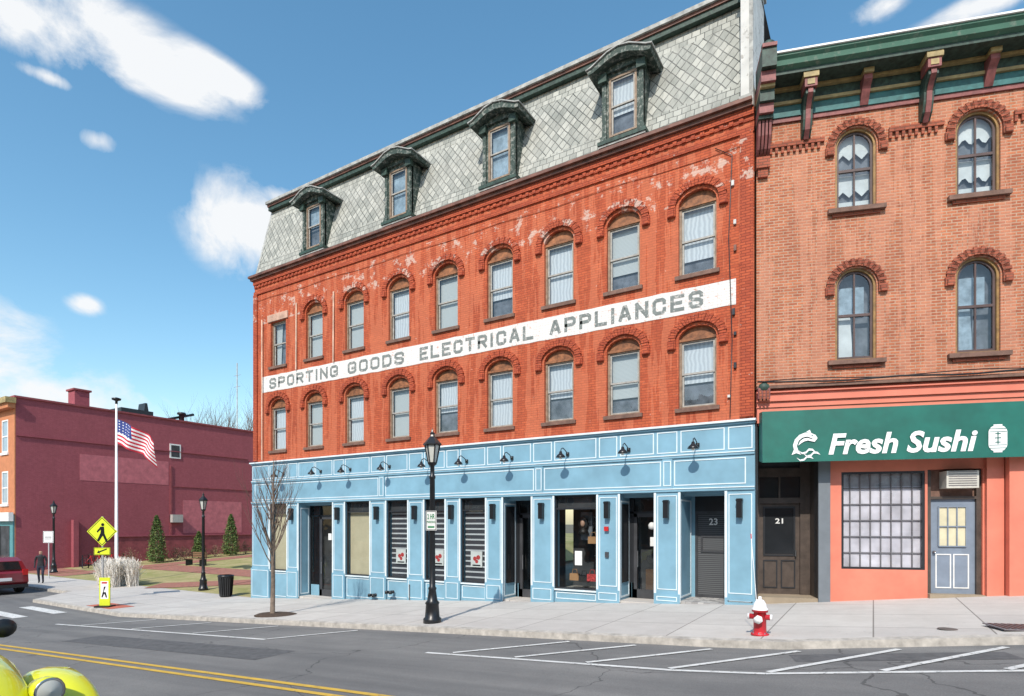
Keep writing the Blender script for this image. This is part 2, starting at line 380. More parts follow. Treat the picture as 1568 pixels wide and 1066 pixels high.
for i in range(len(XS)-1):
    a,c=XS[i],XS[i+1]; ka,kc=kerb(a),kerb(c); za,zc=gz(a),gz(c)
    bk.quad((a,ka,za-.2),(c,kc,zc-.2),(c,kc+.015,zc-.012),(a,ka+.015,za-.012),m3)
    bk.quad((a,ka+.015,za-.012),(c,kc+.015,zc-.012),(c,kc+.165,zc+.003),(a,ka+.165,za+.003),m3)
bk.obj('kerb')
grid_sheet('sidewalk',XS,[-9,-5.5],0,mConc)
def grassmat():
    m,n,l,b=nmat('dormant_grass'); tc=n.new('ShaderNodeTexCoord'); o=tc.outputs['Object']
    c=ramp(n,l,noise(n,l,o,.7,5,.75),.35,.65,(.26,.27,.10),(.46,.38,.21))
    c=mixn(n,l,.5,c,ramp(n,l,noise(n,l,o,25,3,.8),.3,.7,(.5,.5,.5),(1.2,1.2,1.2)),'MULTIPLY')
    l.new(c,b.inputs['Base Color']); b.inputs['Roughness'].default_value=.95; b.inputs['Specular IOR Level'].default_value=.1; return m
YP=[15,16,18,20,24,30,38,45,60]
XP=[-45.98,-40,-35,-30,-26,-23,-22,-21.5]
grid_sheet('lawn',XP,YP,.0,grassmat())
mPave=concrete('brick_paving',(.42,.17,.12),(.33,.13,.10),.22,.11,.5,(.25,.2,.16))
bp_=B()
def ppath(pts,w,mat,dz=.012):
    for a,c in zip(pts[:-1],pts[1:]):
        a=Vector(a);c=Vector(c);d=(c-a).normalized();p=Vector((-d.y,d.x))*w/2;N=8
        for i in range(N):
            s0=a+(c-a)*i/N; s1=a+(c-a)*(i+1)/N
            q=[s0-p,s1-p,s1+p,s0+p]
            bp_.quad(*[(v.x,v.y,gz(v.x,v.y)+dz) for v in q],mat)
ppath([(-41,15.2),(-41,30)],2.0,mPave,.012)
ppath([(-39.8,20.5),(-22,20.5)],2.2,mPave,.016)
ppath([(-30,15.2),(-25,19.3)],2.0,mPave,.02)
ppath([(-45.9,16.3),(-42.2,16.3)],2.2,mPave,.016)
bp_.obj('brick_path')
mWL=peel('road_white_paint',(.68,.68,.66),(.25,.25,.245),12,.56,.64,.8); mYL=peel('road_yellow_paint',(.64,.41,.06),(.28,.22,.12),12,.58,.66,.8)
def strip_path(b,pts,w,dz,mat):
    for a,c in zip(pts[:-1],pts[1:]):
        a=Vector(a);c=Vector(c);L=(c-a).length;d=(c-a)/L;p=Vector((-d.y,d.x))*w/2;N=max(1,int(L/1.0))
        for i in range(N):
            s0=a+(c-a)*i/N; s1=a+(c-a)*(i+1)/N
            b.quad(*[(v.x,v.y,gz(v.x)+dz) for v in (s0-p,s1-p,s1+p,s0+p)],mat)
b=B(); mPatchA=M('fresh_asphalt',(.10,.10,.102),.9,var=.25,scale=6)
for a,c,w_ in (((-17,6.9),(-9.5,7.0),.9),((-1.0,9.35),(1.6,10.15),.5)): strip_path(b,[a,c],w_,-.1265,mPatchA)
b.obj('road_patch')
b=B()
strip_path(b,[(-70,5.35),(-22,5.35),(-2.4,5.3),(12,10.1)],.10,-.122,mYL)
strip_path(b,[(-70,5.59),(-22,5.59),(-2.4,5.54),(12,10.34)],.10,-.122,mYL)
b.obj('centre_line_marking')
b=B()
strip_path(b,[(-6.8,8.1),(-2.4,8.15),(-1.2,8.25),(9,11.63)],.10,-.122,mWL)
for i in range(11):
    x=-6.3+1.28*i; y=8.15 if x<-1.2 else kerb(x)-1.75
    strip_path(b,[(x,y+.08),(x+1.5,kerb(x+1.5)-.2)],.10,-.118,mWL)
b.obj('parking_bay_marking')
b=B()
strip_path(b,[(-22,8.2),(-11.5,8.2)],.10,-.122,mWL)
strip_path(b,[(-11.5,8.25),(-10.3,9.8)],.10,-.118,mWL)
for x in (-14.5,-17.5,-20.5): strip_path(b,[(x,8.28),(x+1.3,9.8)],.10,-.118,mWL)
b.obj('parking_bay_marking')
b=B()
for i in range(9): strip_path(b,[(-27.6,9.3-1.15*i),(-24.6,9.3-1.15*i)],.42,-.122,mWL)
b.obj('crosswalk_marking')
b=B(); mT=M('red_tactile_paving',(.50,.14,.09),.8)
b.quad(*[(x,y,gz(x)+.007) for x,y in ((-25.0,10.25),(-23.2,10.25),(-23.2,11.1),(-25.0,11.1))],mT); b.obj('tactile_paving')
# ================================================================= MAIN BUILDING
X0,X1=-21.73,-2.43
root=empty('brick_commercial_building',(0,15,0))
WX=[fx((a+c)/2) for a,c in zip([425,480,541,609,682,764,854,953,1067],[427,482,544,612,684,766,857,955,1068])]
W=.94
wb=B(); holes=[]
for i,x in enumerate(WX):
    holes.append(rect(x-W/2,x+W/2,6.33,8.12) if i==0 else arch(x,W,6.33,8.10,.34))
    holes.append(arch(x,W,2.95,4.70,.32))
wb.plate(rect(X0,X1,2.53,9.98),holes,0,.28,mBrick)
wb.quad((X0,0,-3.4),(X0,0,9.98),(X0,14,9.98),(X0,14,-3.4),mBrick)
wb.quad((X1,0,2.53),(X1,14,2.53),(X1,14,13.4),(X1,0,9.98),mBrick)
wb.box(X0+.02,X1-.02,.5,13.9,1.0,9.9,mDark)
wb.box(X0,X1,-.05,-.001,9.42,9.54,mBrickD); wb.box(X0,X1,-.08,-.001,9.82,9.98,mBrickD); wb.box(X0,X1,-.03,-.001,9.70,9.82,mBrickD)
k=X0+.1
while k<X1-.2:
    wb.box(k,k+.10,-.06,-.0305,9.70,9.80,mBrickD); k+=.23
wb.box(X0-.02,X0+.22,-.06,-.001,2.6,9.42,mBrickD); wb.box(X1-.32,X1-.02,-.05,-.001,2.6,9.42,mBrickD)
wb.obj('walls',root)
hb=B()
def hood(b,x,zs,ri,rise,t,m,legs=.22,n=23,y=-.07):
    for i in range(n):
        t0=math.pi*(i+.06)/n; t1=math.pi*(i+.94)/n
        yy=y-(.012 if i%2 else 0); to=t-(0 if i%2 else .016)
        def P(r,rr,tt): return (x+r*math.cos(tt),zs+rr*math.sin(tt))
        o=[P(ri,rise,t0),P(ri+to,rise+to,t0),P(ri+to,rise+to,t1),P(ri,rise,t1)]
        b.plate(o,[],yy,-yy-.001,m)
    o=[(x+(ri+.02)*math.cos(math.pi*i/20),zs+(rise+.02)*math.sin(math.pi*i/20)) for i in range(21)]
    o2=[(x+(ri+t*.8)*math.cos(math.pi*i/20),zs+(rise+t*.8)*math.sin(math.pi*i/20)) for i in range(20,-1,-1)]
    b.plate(o+o2,[],-.05,.049,m)
    for sx in (-1,1):
        xa=x+sx*(ri); xb=x+sx*(ri+t+.02)
        b.box(min(xa,xb),max(xa,xb),-.06,-.001,zs-legs,zs,m)
        b.box(min(xa,xb)+.03,max(xa,xb)-.03,-.10,-.061,zs-legs,zs-legs*.3,m)
for i,x in enumerate(WX):
    if i: hood(hb,x,8.10,.54,.42,.19,mBrickD)
    else:
        hb.box(x-.62,x+.62,-.05,-.001,8.14,8.42,M('painted_lintel',(.5,.32,.24),.8,var=.3))
    hood(hb,x,4.70,.54,.40,.19,mBrickD)
hb.obj('window_hoods',root)
def window(b,x,z0,zt,w,y,k=None):
    t=.06
    b.box(x-w/2,x-w/2+t,y-.03,y+.08,z0,zt,mBrownW); b.box(x+w/2-t,x+w/2,y-.03,y+.08,z0,zt,mBrownW)
    b.box(x-w/2+t,x+w/2-t,y-.03,y+.08,zt-t,zt,mBrownW); b.box(x-w/2+t,x+w/2-t,y-.03,y+.08,z0,z0+.05,mBrownW)
    a,c=x-w/2+t,x+w/2-t; zb=z0+.05; ze=zt-t; zm=(zb+ze)/2
    q=.045
    for (p0,p1,yy) in ((zm,ze,y+.0),(zb,zm+.04,y+.03)):
        b.box(a,a+q,yy,yy+.025,p0,p1,mSash); b.box(c-q,c,yy,yy+.025,p0,p1,mSash)
        b.box(a+q,c-q,yy,yy+.025,p1-q,p1,mSash); b.box(a+q,c-q,yy,yy+.025,p0,p0+q,mSash)
        b.quad((a+q,yy+.012,p0+q),(c-q,yy+.012,p0+q),(c-q,yy+.012,p1-q),(a+q,yy+.012,p1-q),mGlass)
    yb=y+.12
    m=k or random.choice(CUR)
    r=R()
    if r<.45: b.quad((a,yb,zb),(c,yb,zb),(c,yb,ze),(a,yb,ze),m)
    elif r<.85:
        zc=zb+(ze-zb)*U(.2,.55); b.quad((a,yb,zc),(c,yb,zc),(c,yb,ze),(a,yb,ze),m); b.quad((a,yb+.05,zb),(c,yb+.05,zb),(c,yb+.05,zc+.1),(a,yb+.05,zc+.1),mDarkBack)
    else:
        b.quad((a,yb+.05,zb),(c,yb+.05,zb),(c,yb+.05,ze),(a,yb+.05,ze),mDarkBack)
        xm=x+U(-.1,.1); b.quad((a,yb,zb),(xm-.1,yb,zb),(xm,yb,ze),(a,yb,ze),m)
vb=B()
for i,x in enumerate(WX):
    for (z0,zs,rise) in ((6.33,8.10,.34),(2.95,4.70,.32)):
        zt=zs-.0 if not(i==0 and z0>5) else 8.12
        window(vb,x,z0,zt,W,.12)
        if not(i==0 and z0>5):
            vb.plate(arch(x,W,zt,zt+.02,rise-.02),[],.115,.06,mFan)
            vb.box(x-W/2+.004,x+W/2-.004,.06,.114,zt-.03,zt+.03,mFan)
        vb.box(x-W/2-.08,x+W/2+.08,-.07,.09,z0-.10,z0-.002,mSill)
vb.obj('windows',root)
sb=B()
def chipped():
    m,n,l,b=nmat('chipped_white_sign_paint'); tc=n.new('ShaderNodeTexCoord'); o=tc.outputs['Object']
    sp=n.new('ShaderNodeSeparateXYZ'); l.new(o,sp.inputs[0]); cb=n.new('ShaderNodeCombineXYZ'); l.new(sp.outputs[0],cb.inputs[0]); l.new(sp.outputs[2],cb.inputs[1])
    br=n.new('ShaderNodeTexBrick'); l.new(cb.outputs[0],br.inputs[0]); br.inputs['Scale'].default_value=1; br.inputs['Brick Width'].default_value=.205; br.inputs['Row Height'].default_value=.068; br.inputs['Mortar Size'].default_value=.006
    br.inputs['Color1'].default_value=(.76,.74,.71,1); br.inputs['Color2'].default_value=(.69,.67,.64,1); br.inputs['Mortar'].default_value=(.56,.50,.46,1)
    c=mixn(n,l,mth(n,l,'MULTIPLY',ramp(n,l,noise(n,l,o,7,5,.8),.58,.64),.7),br.outputs[0],(.52,.2,.12))
    l.new(c,b.inputs['Base Color']); b.inputs['Roughness'].default_value=.8; return m
mSignW=chipped(); mSignG=peel('faded_grey_lettering',(.19,.21,.20),(.52,.49,.46),14,.54,.62,.85)
sx0,sx1=fx(402),fx(1127)
edge=[]
N=60
for i in range(N+1): edge.append((sx0+(sx1-sx0)*i/N,5.35+U(-.012,.012)))
for i in range(N,-1,-1): edge.append((sx0+(sx1-sx0)*i/N,5.99+U(-.012,.012)))
sb.plate(edge,[],-.012,.01,mSignW)
for t,a,c in (('SPORTING',413,518),('GOODS',533,619),('ELECTRICAL',643,817),('APPLIANCES',842,1077)):
    block_word(sb,t,fx(a),fx(c),5.45,5.88,-.017,mSignG)
sb.obj('painted_wall_sign',root)
rb=B()
zb0,zt0=10.17,13.5
ys0,ys1=.05,.9
rb.quad((X0,ys0,zb0),(X1-.3,ys0,zb0),(X1-.3,ys1,zt0),(X0,ys1,zt0),mSlate)
rb.quad((X0,ys0,zb0),(X0,ys1,zt0),(X0,14,zt0),(X0,14,zb0),mSlate)
rb.quad((X0,ys1,zt0),(X1,ys1,zt0),(X1,14,zt0),(X0,14,zt0),M('flat_roof',(.12,.12,.12),.9))
rb.box(X0-.05,X1-.30,.62,1.2,13.38,13.47,mGutter); rb.box(X0-.08,X1-.30,.55,1.25,13.471,13.58,mGreyTrim); rb.box(X0-.03,X1-.30,.66,1.1,13.24,13.379,mGreenD)
rb.prism([(ys0-.02,zb0),(ys1-.03,zt0-.1),(ys1+.2,zt0-.1),(ys0+.2,zb0)],X0-.06,X0+.06,mGreyTrim)
for xx in (X0+.5,-14.6,-9.0,-4.2): rb.box(xx,xx+.35,.9,1.2,13.58,13.58+U(.06,.14),mGreyTrim)
rb.box(X0-.08,X1-.02,-.16,.1,9.985,10.07,mGutter); rb.box(X0-.12,X1-.02,-.24,.1,10.071,10.15,mGutter); rb.box(X0-.12,X1-.3,-.2,.1,10.151,10.185,mGutter)
rb.box(X1-.30,X1-.02,-.06,1.6,10.16,13.75,mParapet); rb.box(X1-.36,X1+.03,-.10,1.7,13.751,13.85,mGreyTrim)
rb.box(X1-.33,X1-.0,-.12,.02,10.0,10.3,mGreyTrim); rb.box(X1-.10,X1-.01,-.09,-.061,10.3,13.7,mGreyTrim)
rb.prism([(.0,13.86),(.2,14.3),(.5,14.3),(.7,13.86)],X1-.25,X1-.02,mParapet)
rb.obj('mansard_roof',root)
db=B()
for i in (1,3,5,7):
    x=WX[i]
    zB,zT=10.42,12.24
    db.plate(rect(x-.58,x+.58,zB,zT),[rect(x-.40,x+.40,zB+.10,zT-.10)],-.02,.1,mDorm)
    for sx in (-1,1):
        db.quad((x+sx*.58,.02,zB),(x+sx*.58,1.2,zB),(x+sx*.58,1.2,zT),(x+sx*.58,.02,zT),mDorm)
        db.box(min(x+sx*.46,x+sx*.58),max(x+sx*.46,x+sx*.58),-.07,-.021,zB,zT-.2,mDorm)
        db.box(min(x+sx*.42,x+sx*.66),max(x+sx*.42,x+sx*.66),-.16,-.021,zT-.22,zT,mGreenD)
        db.box(min(x+sx*.44,x+sx*.62),max(x+sx*.44,x+sx*.62),-.12,-.021,zB,zB+.14,mDorm)
    db.box(x-.68,x+.68,-.16,.25,zB-.10,zB-.002,mGreenD)
    db.box(x-.66,x+.66,-.13,.25,zB-.16,zB-.101,mGreyTrim)
    window(db,x,zB+.11,zT-.11,.79,.0,mSheer if i!=7 else mCurt)
    lo=[(-.86,-.04),(-.72,-.02),(-.55,.05),(-.28,.16),(0,.20),(.28,.16),(.55,.05),(.72,-.02),(.86,-.04)]
    top=[(.90,.07),(.74,.11),(.56,.20),(.30,.33),(0,.39),(-.30,.33),(-.56,.20),(-.74,.11),(-.90,.07)]
    db.plate([(x+a,zT+c) for a,c in lo]+[(x+a,zT+c) for a,c in top],[],-.36,1.9,mDorm)
    db.plate([(x+a*1.03,zT+c+.001) for a,c in reversed(top)]+[(x+a*1.03,zT+c+.035) for a,c in top],[],-.40,1.9,mGreyTrim)
    db.plate([(x-.62,zT)]+[(x+a,zT+c) for a,c in lo[2:-2]]+[(x+.62,zT)],[],-.10,.1,mDorm)
db.obj('dormers',root)
# ---- storefront
st=B(); gl=B()
bays=[(416,443,'tan'),(460,513,'door'),(531,570,'tan'),(594,628,'zebra'),(652,685,'zebra'),(707,747,'zebra'),(772,817,'door'),(850,917,'display'),(950,1005,'door'),(1042,1113,'num')]
BX=[(fx(a),fx(c),k) for a,c,k in bays]
zO=.82; YF=-.10
st.box(X0-.03,X1+.03,YF,.3,zO,2.47,mBlue)
st.box(X0-.08,X1+.06,-.2,.3,2.471,2.52,mTrim); st.box(X0-.05,X1+.05,-.15,-.1005,2.42,2.47,mBlue)
st.box(X0-.03,X1+.03,-.135,-.1005,1.68,1.74,mBlue); st.box(X0-.03,X1+.03,-.15,-.1005,1.741,1.765,mTrim)
st.box(X0-.03,X1+.03,-.135,-.1005,.83,.89,mBlue); st.box(X0-.03,X1+.03,-.15,-.1005,.891,.915,mTrim)
pe=[X0-.03]
for a,c,k in BX: pe+= [a,c]
pe.append(X1+.03)
piers=[(pe[2*i],pe[2*i+1]) for i in range(len(pe)//2)]
for a,c in piers:
    g=gz((a+c)/2)
    st.box(a,c,YF,.28,g-.5,zO,mBlue)
    st.box(a-.02,c+.02,-.14,-.1005,g-.2,-1.78,mBlue)
    st.frame(a+.06,c-.06,-1.68,.74,YF,.022,mTrim)
    st.frame(a+.05,c-.05,g+.07,-1.85,-.14,.020,mTrim)
    st.frame(a+.05,c-.05,1.82,2.37,YF,.026,mTrim)
for a,c,k in BX:
    w=c-a; n=1 if w<1.75 else 2
    ws=w/n
    for i in range(n): st.frame(a+i*ws+.03,a+(i+1)*ws-.03,1.82,2.37,YF,.026,mTrim)
maj=[X0,fx(588),fx(828),fx(1024),X1]
for a,c in zip(maj[:-1],maj[1:]):
    st.frame(a+.17,c-.17,.98,1.62,YF,.026,mTrim)
for p in maj[1:-1]:
    st.box(p-.13,p+.13,-.13,-.1005,.92,1.67,mBlue); st.frame(p-.10,p+.10,.98,1.62,-.13,.022,mTrim)
mDoorG=M('charcoal_door',(.05,.052,.058),.45,var=.3); mChrome=M('steel',(.5,.5,.5),.3,1)
mDoorRefl=stripemat('door_reflection_bands',(.035,.038,.044),(.11,.115,.12),'Z',6)  # horizontal reflections on the dark door, painted in as lighter bands
mZ1=M('blind_dark',(.05,.05,.062),.8); mZ2=M('blind_light',(.55,.55,.57),.8)
mPost=M('poster_white',(.7,.7,.68),.6); mRose=M('poster_rose',(.5,.05,.05),.6,var=.7,scale=30); mLeather=M('tan_leather',(.42,.22,.1),.5); mHair=M('black_hair',(.012,.01,.01),.5); mSkin=M('mannequin_skin',(.45,.26,.18),.5)
mTile=concrete('entry_tile',(.55,.54,.52),(.2,.19,.19),.15,.15,0,(.3,.3,.3))
mDP=M('dark_pane',(.02,.022,.025),.08)
for bi,(a,c,k) in enumerate(BX):
    xm=(a+c)/2; g=gz(xm)
    zb_=-1.85 if k not in('door','num') else g
    for p,q in ((a-.03,a+.03),(c-.03,c+.03)): st.box(p,q,-.118,-.1005,zb_,zO,mTrim)
    if k in('tan','zebra','display'):
        st.box(a,c,-.05,.28,g-.5,-1.88,mBlue); st.box(a,c,-.10,.28,-1.879,-1.84,mTrim)
        st.frame(a+.06,c-.06,g+.07,-1.93,-.05,.022,mTrim)
        t=.045; zt=zO-.005
        for (p,q) in ((a+.002,a+t),(c-t,c-.002)): st.box(p,q,0,.08,-1.838,zt,mBlackF)
        st.box(a+t,c-t,0,.08,zt-t,zt,mBlackF); st.box(a+t,c-t,0,.08,-1.838,-1.79,mBlackF); st.box(a+t,c-t,0,.08,.42,.47,mBlackF)
        gl.quad((a+t,.04,-1.79),(c-t,.04,-1.79),(c-t,.04,zt),(a+t,.04,zt),mGlassS)
        st.box(a,c,.285,1.2,zO,zO+.05,mDark); st.quad((a,1.2,-1.9),(c,1.2,-1.9),(c,1.2,zO),(a,1.2,zO),mDark)
        st.box(a,c,.28,1.2,-1.95,-1.86,M('display_floor',(.3,.27,.24),.7))
        st.quad((a+t,.10,.46),(c-t,.10,.46),(c-t,.10,zt),(a+t,.10,zt),mDark)
        if k=='tan': st.quad((a+t,.14,-1.8),(c-t,.14,-1.8),(c-t,.14,.42),(a+t,.14,.42),mShade)
        if k=='zebra':
            st.quad((a+t,.16,-1.8),(c-t,.16,-1.8),(c-t,.16,.42),(a+t,.16,.42),mZ1)
            z=-1.7
            while z<.4: st.box(a+t,c-t,.145,.155,z,z+.05,mZ2); z+=.17
            pw=.22; st.box(xm-pw,xm+pw,.10,.105,-1.35,-.85,mPost)
            for dx,dz,r in ((-.06,0,.07),(.07,.04,.075),(.01,-.09,.06)): st.plate([(xm+dx+r*math.cos(t_*.785),-1.08+dz+r*math.sin(t_*.785)) for t_ in range(8)],[],.095,.004,mRose)
            st.box(xm-.15,xm+.15,.095,.099,-1.31,-1.27,mBlack)
        if k=='display':
            st.box(xm-.10,xm+.26,.5,.52,-.45,.35,mDarkBack)
            st.ell((xm+.02,.42,.02),(.16,.06,.2),mHair,12,8); st.ell((xm+.02,.36,.03),(.07,.05,.10),mSkin,10,8)
            st.lathe(xm+.02,.42,-.28,[(.01,0),(.16,.02),(.12,.12),(.045,.17),(.04,.25)],mHair,10)
            for (dx,z,m) in ((.33,-.55,mLeather),(-.25,-1.62,mLeather),(.05,-1.66,mHair),(.3,-1.62,mRose)):
                st.prism([(.35,z),(.36,z+.2),(.47,z+.2),(.5,z)],xm+dx-.14,xm+dx+.14,m)
                st.tube([(xm+dx-.08,.41,z+.2),(xm+dx-.06,.41,z+.32),(xm+dx+.06,.41,z+.32),(xm+dx+.08,.41,z+.2)],.01,m,5)
            gl.box(xm-.06,xm+.16,.020,.024,-1.15,-.75,mPost)
            for zc in (-.9,-.2,.2): st.tube([(c-.35,.5,zc),(c-.1,.5,zc)],.012,mChrome,5)
            st.tube([(c-.22,.5,-1.86),(c-.22,.5,.4)],.015,mChrome,5)
    else:
        D=1.05 if k=='num' else (.45 if bi<3 else .7)
        st.box(a-.05,a-.002,.28,D+.1,g-.4,zO,mBlue); st.box(c+.002,c+.05,.28,D+.1,g-.4,zO,mBlue)
        st.box(a-.05,c+.05,.3,D+.1,zO,zO+.08,mBlue)
        st.box(a-.04,c+.04,-.06,D+.1,g-.5,g+.03,mTile if k=='num' else mConc)
        st.box(a,c,.26,.34,zO-.10,zO-.001,mBlue)
        for zc in ((g+.1,g+.14),(.6,.64)): st.box(a-.0019,a+.012,.0,D-.05,zc[0],zc[1],mTrim)
        for yc in (0,D-.08): st.box(a-.0019,a+.012,yc,yc+.03,g+.141,.599,mTrim)
        if k=='num':
            d0,d1=xm-.47,xm+.47
            st.box(a,d0,D,D+.1,g,zO,mBlue); st.box(d1,c,D,D+.1,g,zO,mBlue); st.box(d0,d1,D,D+.1,.35,zO,mBlackF)
            st.box(d0,d1,D+.03,D+.1,g,.35,mDoorRefl); st.frame(d0,d1,g+.03,.35,D+.03,.07,mDoorG,.03)
            st.frame(d0+.15,d1-.15,-.75,-.3,D+.028,.05,mDoorG,.02)
            st.text('23',xm-.10,xm+.12,-.02,.16,D-.01,mPost,bold=.02)
        else:
            if bi>4:
                st.box(a+.0125,a+.02,.08,D-.12,g+.5,.55,mDP)
            d0,d1=(xm-.42+.05,xm+.42+.05)
            st.box(a,c,D,D+.08,.30,.36,mBlackF); st.box(a,c,D,D+.08,zO-.12,zO,mBlackF)
            for p in (a,d0-.06,d1): st.box(p,p+.06,D,D+.08,g,zO,mBlackF)
            st.box(c-.06,c,D,D+.08,g,zO,mBlackF)
            st.box(d0,d1,D,D+.06,g+.03,g+.28,mDoorG); st.box(d0,d0+.09,D,D+.06,g,.30,mDoorG); st.box(d1-.09,d1,D,D+.06,g,.30,mDoorG); st.box(d0,d1,D,D+.06,.2,.30,mDoorG)
            gl.quad((a,D+.03,g),(c,D+.03,g),(c,D+.03,zO),(a,D+.03,zO),mGlassS)
            st.box(a,d0,D,D+.05,g,g+.45,mBlue)
            st.tube([(d0+.13,D-.06,g+.9),(d0+.13,D-.06,g+1.35)],.015,mChrome,6)
            st.quad((a-.3,D+.8,g),(c+.3,D+.8,g),(c+.3,D+.8,zO),(a-.3,D+.8,zO),mDark)
            st.box(xm-.2,xm+.3,D+.5,D+.7,g,g+.8,M('dark_wood_counter',(.12,.07,.045),.6))
            gl.box(xm+.10,xm+.28,D-.012,D-.008,-.6,-.35,mPost)
            if bi>7: st.lathe(xm+.15,D-.02,0,[(0,-.15),(.09,-.12),(.1,-.02),(.05,.05),(0,.06)],mPost,10)
st.obj('storefront',root); gl.obj('shop_glass',root)
lb=B(); mBulb=M('frosted_glass',(.7,.7,.66),.4)
for px in (438,495,540,600,662,718,787,872,965,1070):
    x=fx(px); z=2.0
    lb.lathe(x,-.12,z-.02,[(0,-.05),(.05,-.05),(.05,.05),(0,.05)],mBlack,8)
    lb.tube([(x,-.1,z-.03),(x,-.25,z+.06),(x+.0,-.42,z+.12),(x,-.52,z+.08),(x,-.55,z)],.014,mBlack,6)
    lb.lathe(x,-.55,z-.16,[(.0,.0),(.13,.0),(.135,.015),(.10,.07),(.05,.11),(.035,.17),(0,.18)],mBlack,14)
    lb.lathe(x,-.55,z-.19,[(0,-.02),(.04,0),(.05,.04)],mBulb,10)
for a,c in piers[1:]:
    x=(a+c)/2
    lb.box(x-.065,x+.065,-.26,-.13,.16,.62,mBlack); lb.box(x-.04,x+.04,-.13,-.1005,.30,.46,mBlack); lb.box(x-.075,x+.075,-.27,-.125,.56,.60,mBlack)
lb.obj('wall_lights',root)
ub=B(); 
for px,zz in ((580,-2.35),(606,-2.2)):
    x=fx(px)
    ub.tube([(x,-.12,zz-.1),(x,-.28,zz-.1)],.055,mBlack,8)
    for sx in (-.09,.09): ub.tube([(x,-.26,zz-.1),(x+sx,-.34,zz-.1)],.05,mBlack,8); ub.lathe(x+sx,-.36,zz-.1,[(0,-.06),(.06,-.05),(.06,.05),(0,.06)],mBlack,8)
ub.tube([(fx(632),-.17,-2.0),(fx(632),-.17,-2.55)],.018,mChrome,6)
mRedB=M('alarm_red',(.5,.02,.02),.4)
x=fx(932); ub.box(x-.06,x+.06,-.19,-.14,-.18,-.06,mRedB); ub.box(x-.05,x+.05,-.15,-.1005,-.9,-.75,mDoorG)
mPipe=M('pale_pipe',(.5,.34,.25),.7,var=.3)
for px in (455,512):
    x=fx(px); ub.tube([(x,-.06,6.0),(x,-.04,8.6)],.028,mPipe,6)
x=fx(404); ub.tube([(x,-.09,2.6),(x,-.09,8.3)],.025,mPipe,6)
for pz in (8.25,6.65,4.6,3.1,7.3,5.1,3.8):
    x=fx(1117)+U(-.12,.2); ub.box(x-.03,x+.03,-.06,-.001,pz,pz+U(.06,.16),random.choice([mParapet,mBlackF,mGutter]))
ub.tube([(X0+k*1.0,-.02-.004*math.sin(k),9.15+.03*math.sin(k*1.7)) for k in range(0,20)],.010,mBrickD,4)
ub.tube([(X1-.55,-.03,2.6),(X1-.5,-.03,4.5),(X1-.58,-.03,7),(X1-.5,-.03,9.0),(X1-.9,-.03,9.3)],.012,mBlack,4)
ub.obj('wall_fittings',root)
# ================================================================= NEIGHBOUR (sushi)
ang=math.radians(18.33)
r2=empty('brick_restaurant_building',(-2.40,15,0),ang)
SE=9.5
SW=[rs(1310),rs(1497),rs(1497)+2.44]
w2=B(); Wd=.86
holes=[]
for x in SW:
    holes.append(arch(x,Wd,7.30,8.74,.43)); holes.append(arch(x,Wd,3.79,5.50,.43))
w2.plate(rect(0.02,SE,3.25,10.4),holes,0,.28,mBrick2)
w2.box(.05,SE,.5,13,2.4,10.35,mDark)
w2.quad((SE,0,-2.5),(SE,13,-2.5),(SE,13,10.4),(SE,0,10.4),mBrick2)
w2.obj('walls',r2)
h2=B()
for x in SW:
    for zs in (8.74,5.50):
        hood(h2,x,zs,.46,.46,.17,mBrick2D,legs=.18,n=25,y=-.05)
    for z0 in (7.30,3.79):
        h2.box(x-.60,x+.60,-.12,.06,z0-.10,z0-.002,mSill); h2.box(x-.50,x+.50,-.05,-.001,z0-.17,z0-.101,mBrick2D)
e=[0.30]+sum([[x-.67,x+.67] for x in SW],[])+[SE]
for i in range(0,len(e)-1,2):
    a,c=e[i],e[i+1]
    h2.box(a,c,-.07,-.001,8.92,9.02,mBrick2D)
    k=a
    while k<c-.06: h2.box(k,k+.06,-.06,-.001,8.78,8.919,mBrick2D); k+=.13
h2.obj('window_hoods',r2)
v2=B(); mYel=M('ochre_window_casing',(.26,.15,.05),.6,var=.35,scale=7); mSash2=M('dark_sash',(.085,.05,.045),.5,var=.3)
mPl=M('white_curtain_plain',(.6,.62,.62),.9,var=.15)
for j,x in enumerate(SW):
    for (z0,zs) in ((7.30,8.74),(3.79,5.50)):
        o=arch(x,Wd-.002,z0,zs,.43,16); i_=arch(x,Wd-.10,z0+.05,zs,.38,16)
        v2.plate(o,[i_],.05,.10,mYel)
        i2=arch(x,Wd-.102,z0+.051,zs,.379,16); i3=arch(x,Wd-.20,z0+.11,zs,.33,16)
        v2.plate(i2,[i3],.10,.05,mSash2)
        zm=(z0+zs+.43)/2
        v2.box(x-.34,x+.34,.095,.15,zm-.03,zm+.03,mSash2); v2.box(x-.018,x+.018,.105,.14,z0+.1,zs+.34,mSash2)
        v2.plate(i3,[],.13,.002,mGlass)
        yb=.24
        v2.quad((x-.4,yb+.08,z0),(x+.4,yb+.08,z0),(x+.4,yb+.08,zs+.42),(x-.4,yb+.08,zs+.42),mDarkBack)
        if z0>5:
            for (za_,zb2) in ((zs+.42,zs-.12),(zm-.05,z0+.45)):
                pts=[(x-.4,za_),(x+.4,za_)]+[(x+.4-.8*t/12,zb2+.07*math.sin(t*1.57+j)) for t in range(13)]
                v2.plate(pts,[],yb,.002,mPl)
            v2.quad((x-.4,yb+.01,z0),(x+.4,yb+.01,z0),(x+.4,yb+.01,z0+.28),(x-.4,yb+.01,z0+.28),mPl)
        else:
            v2.quad((x-.4,yb,z0),(x+.02,yb,z0),(x-.05,yb,zm+.05),(x-.4,yb,zm+.05),mPl if j==0 else mSheer)
            v2.quad((x-.3,yb+.02,zm+.05),(x+.25,yb+.02,zm+.05),(x+.25,yb+.02,zm+.7),(x-.3,yb+.02,zm+.7),mSheer)
v2.obj('windows',r2)
c2=B()
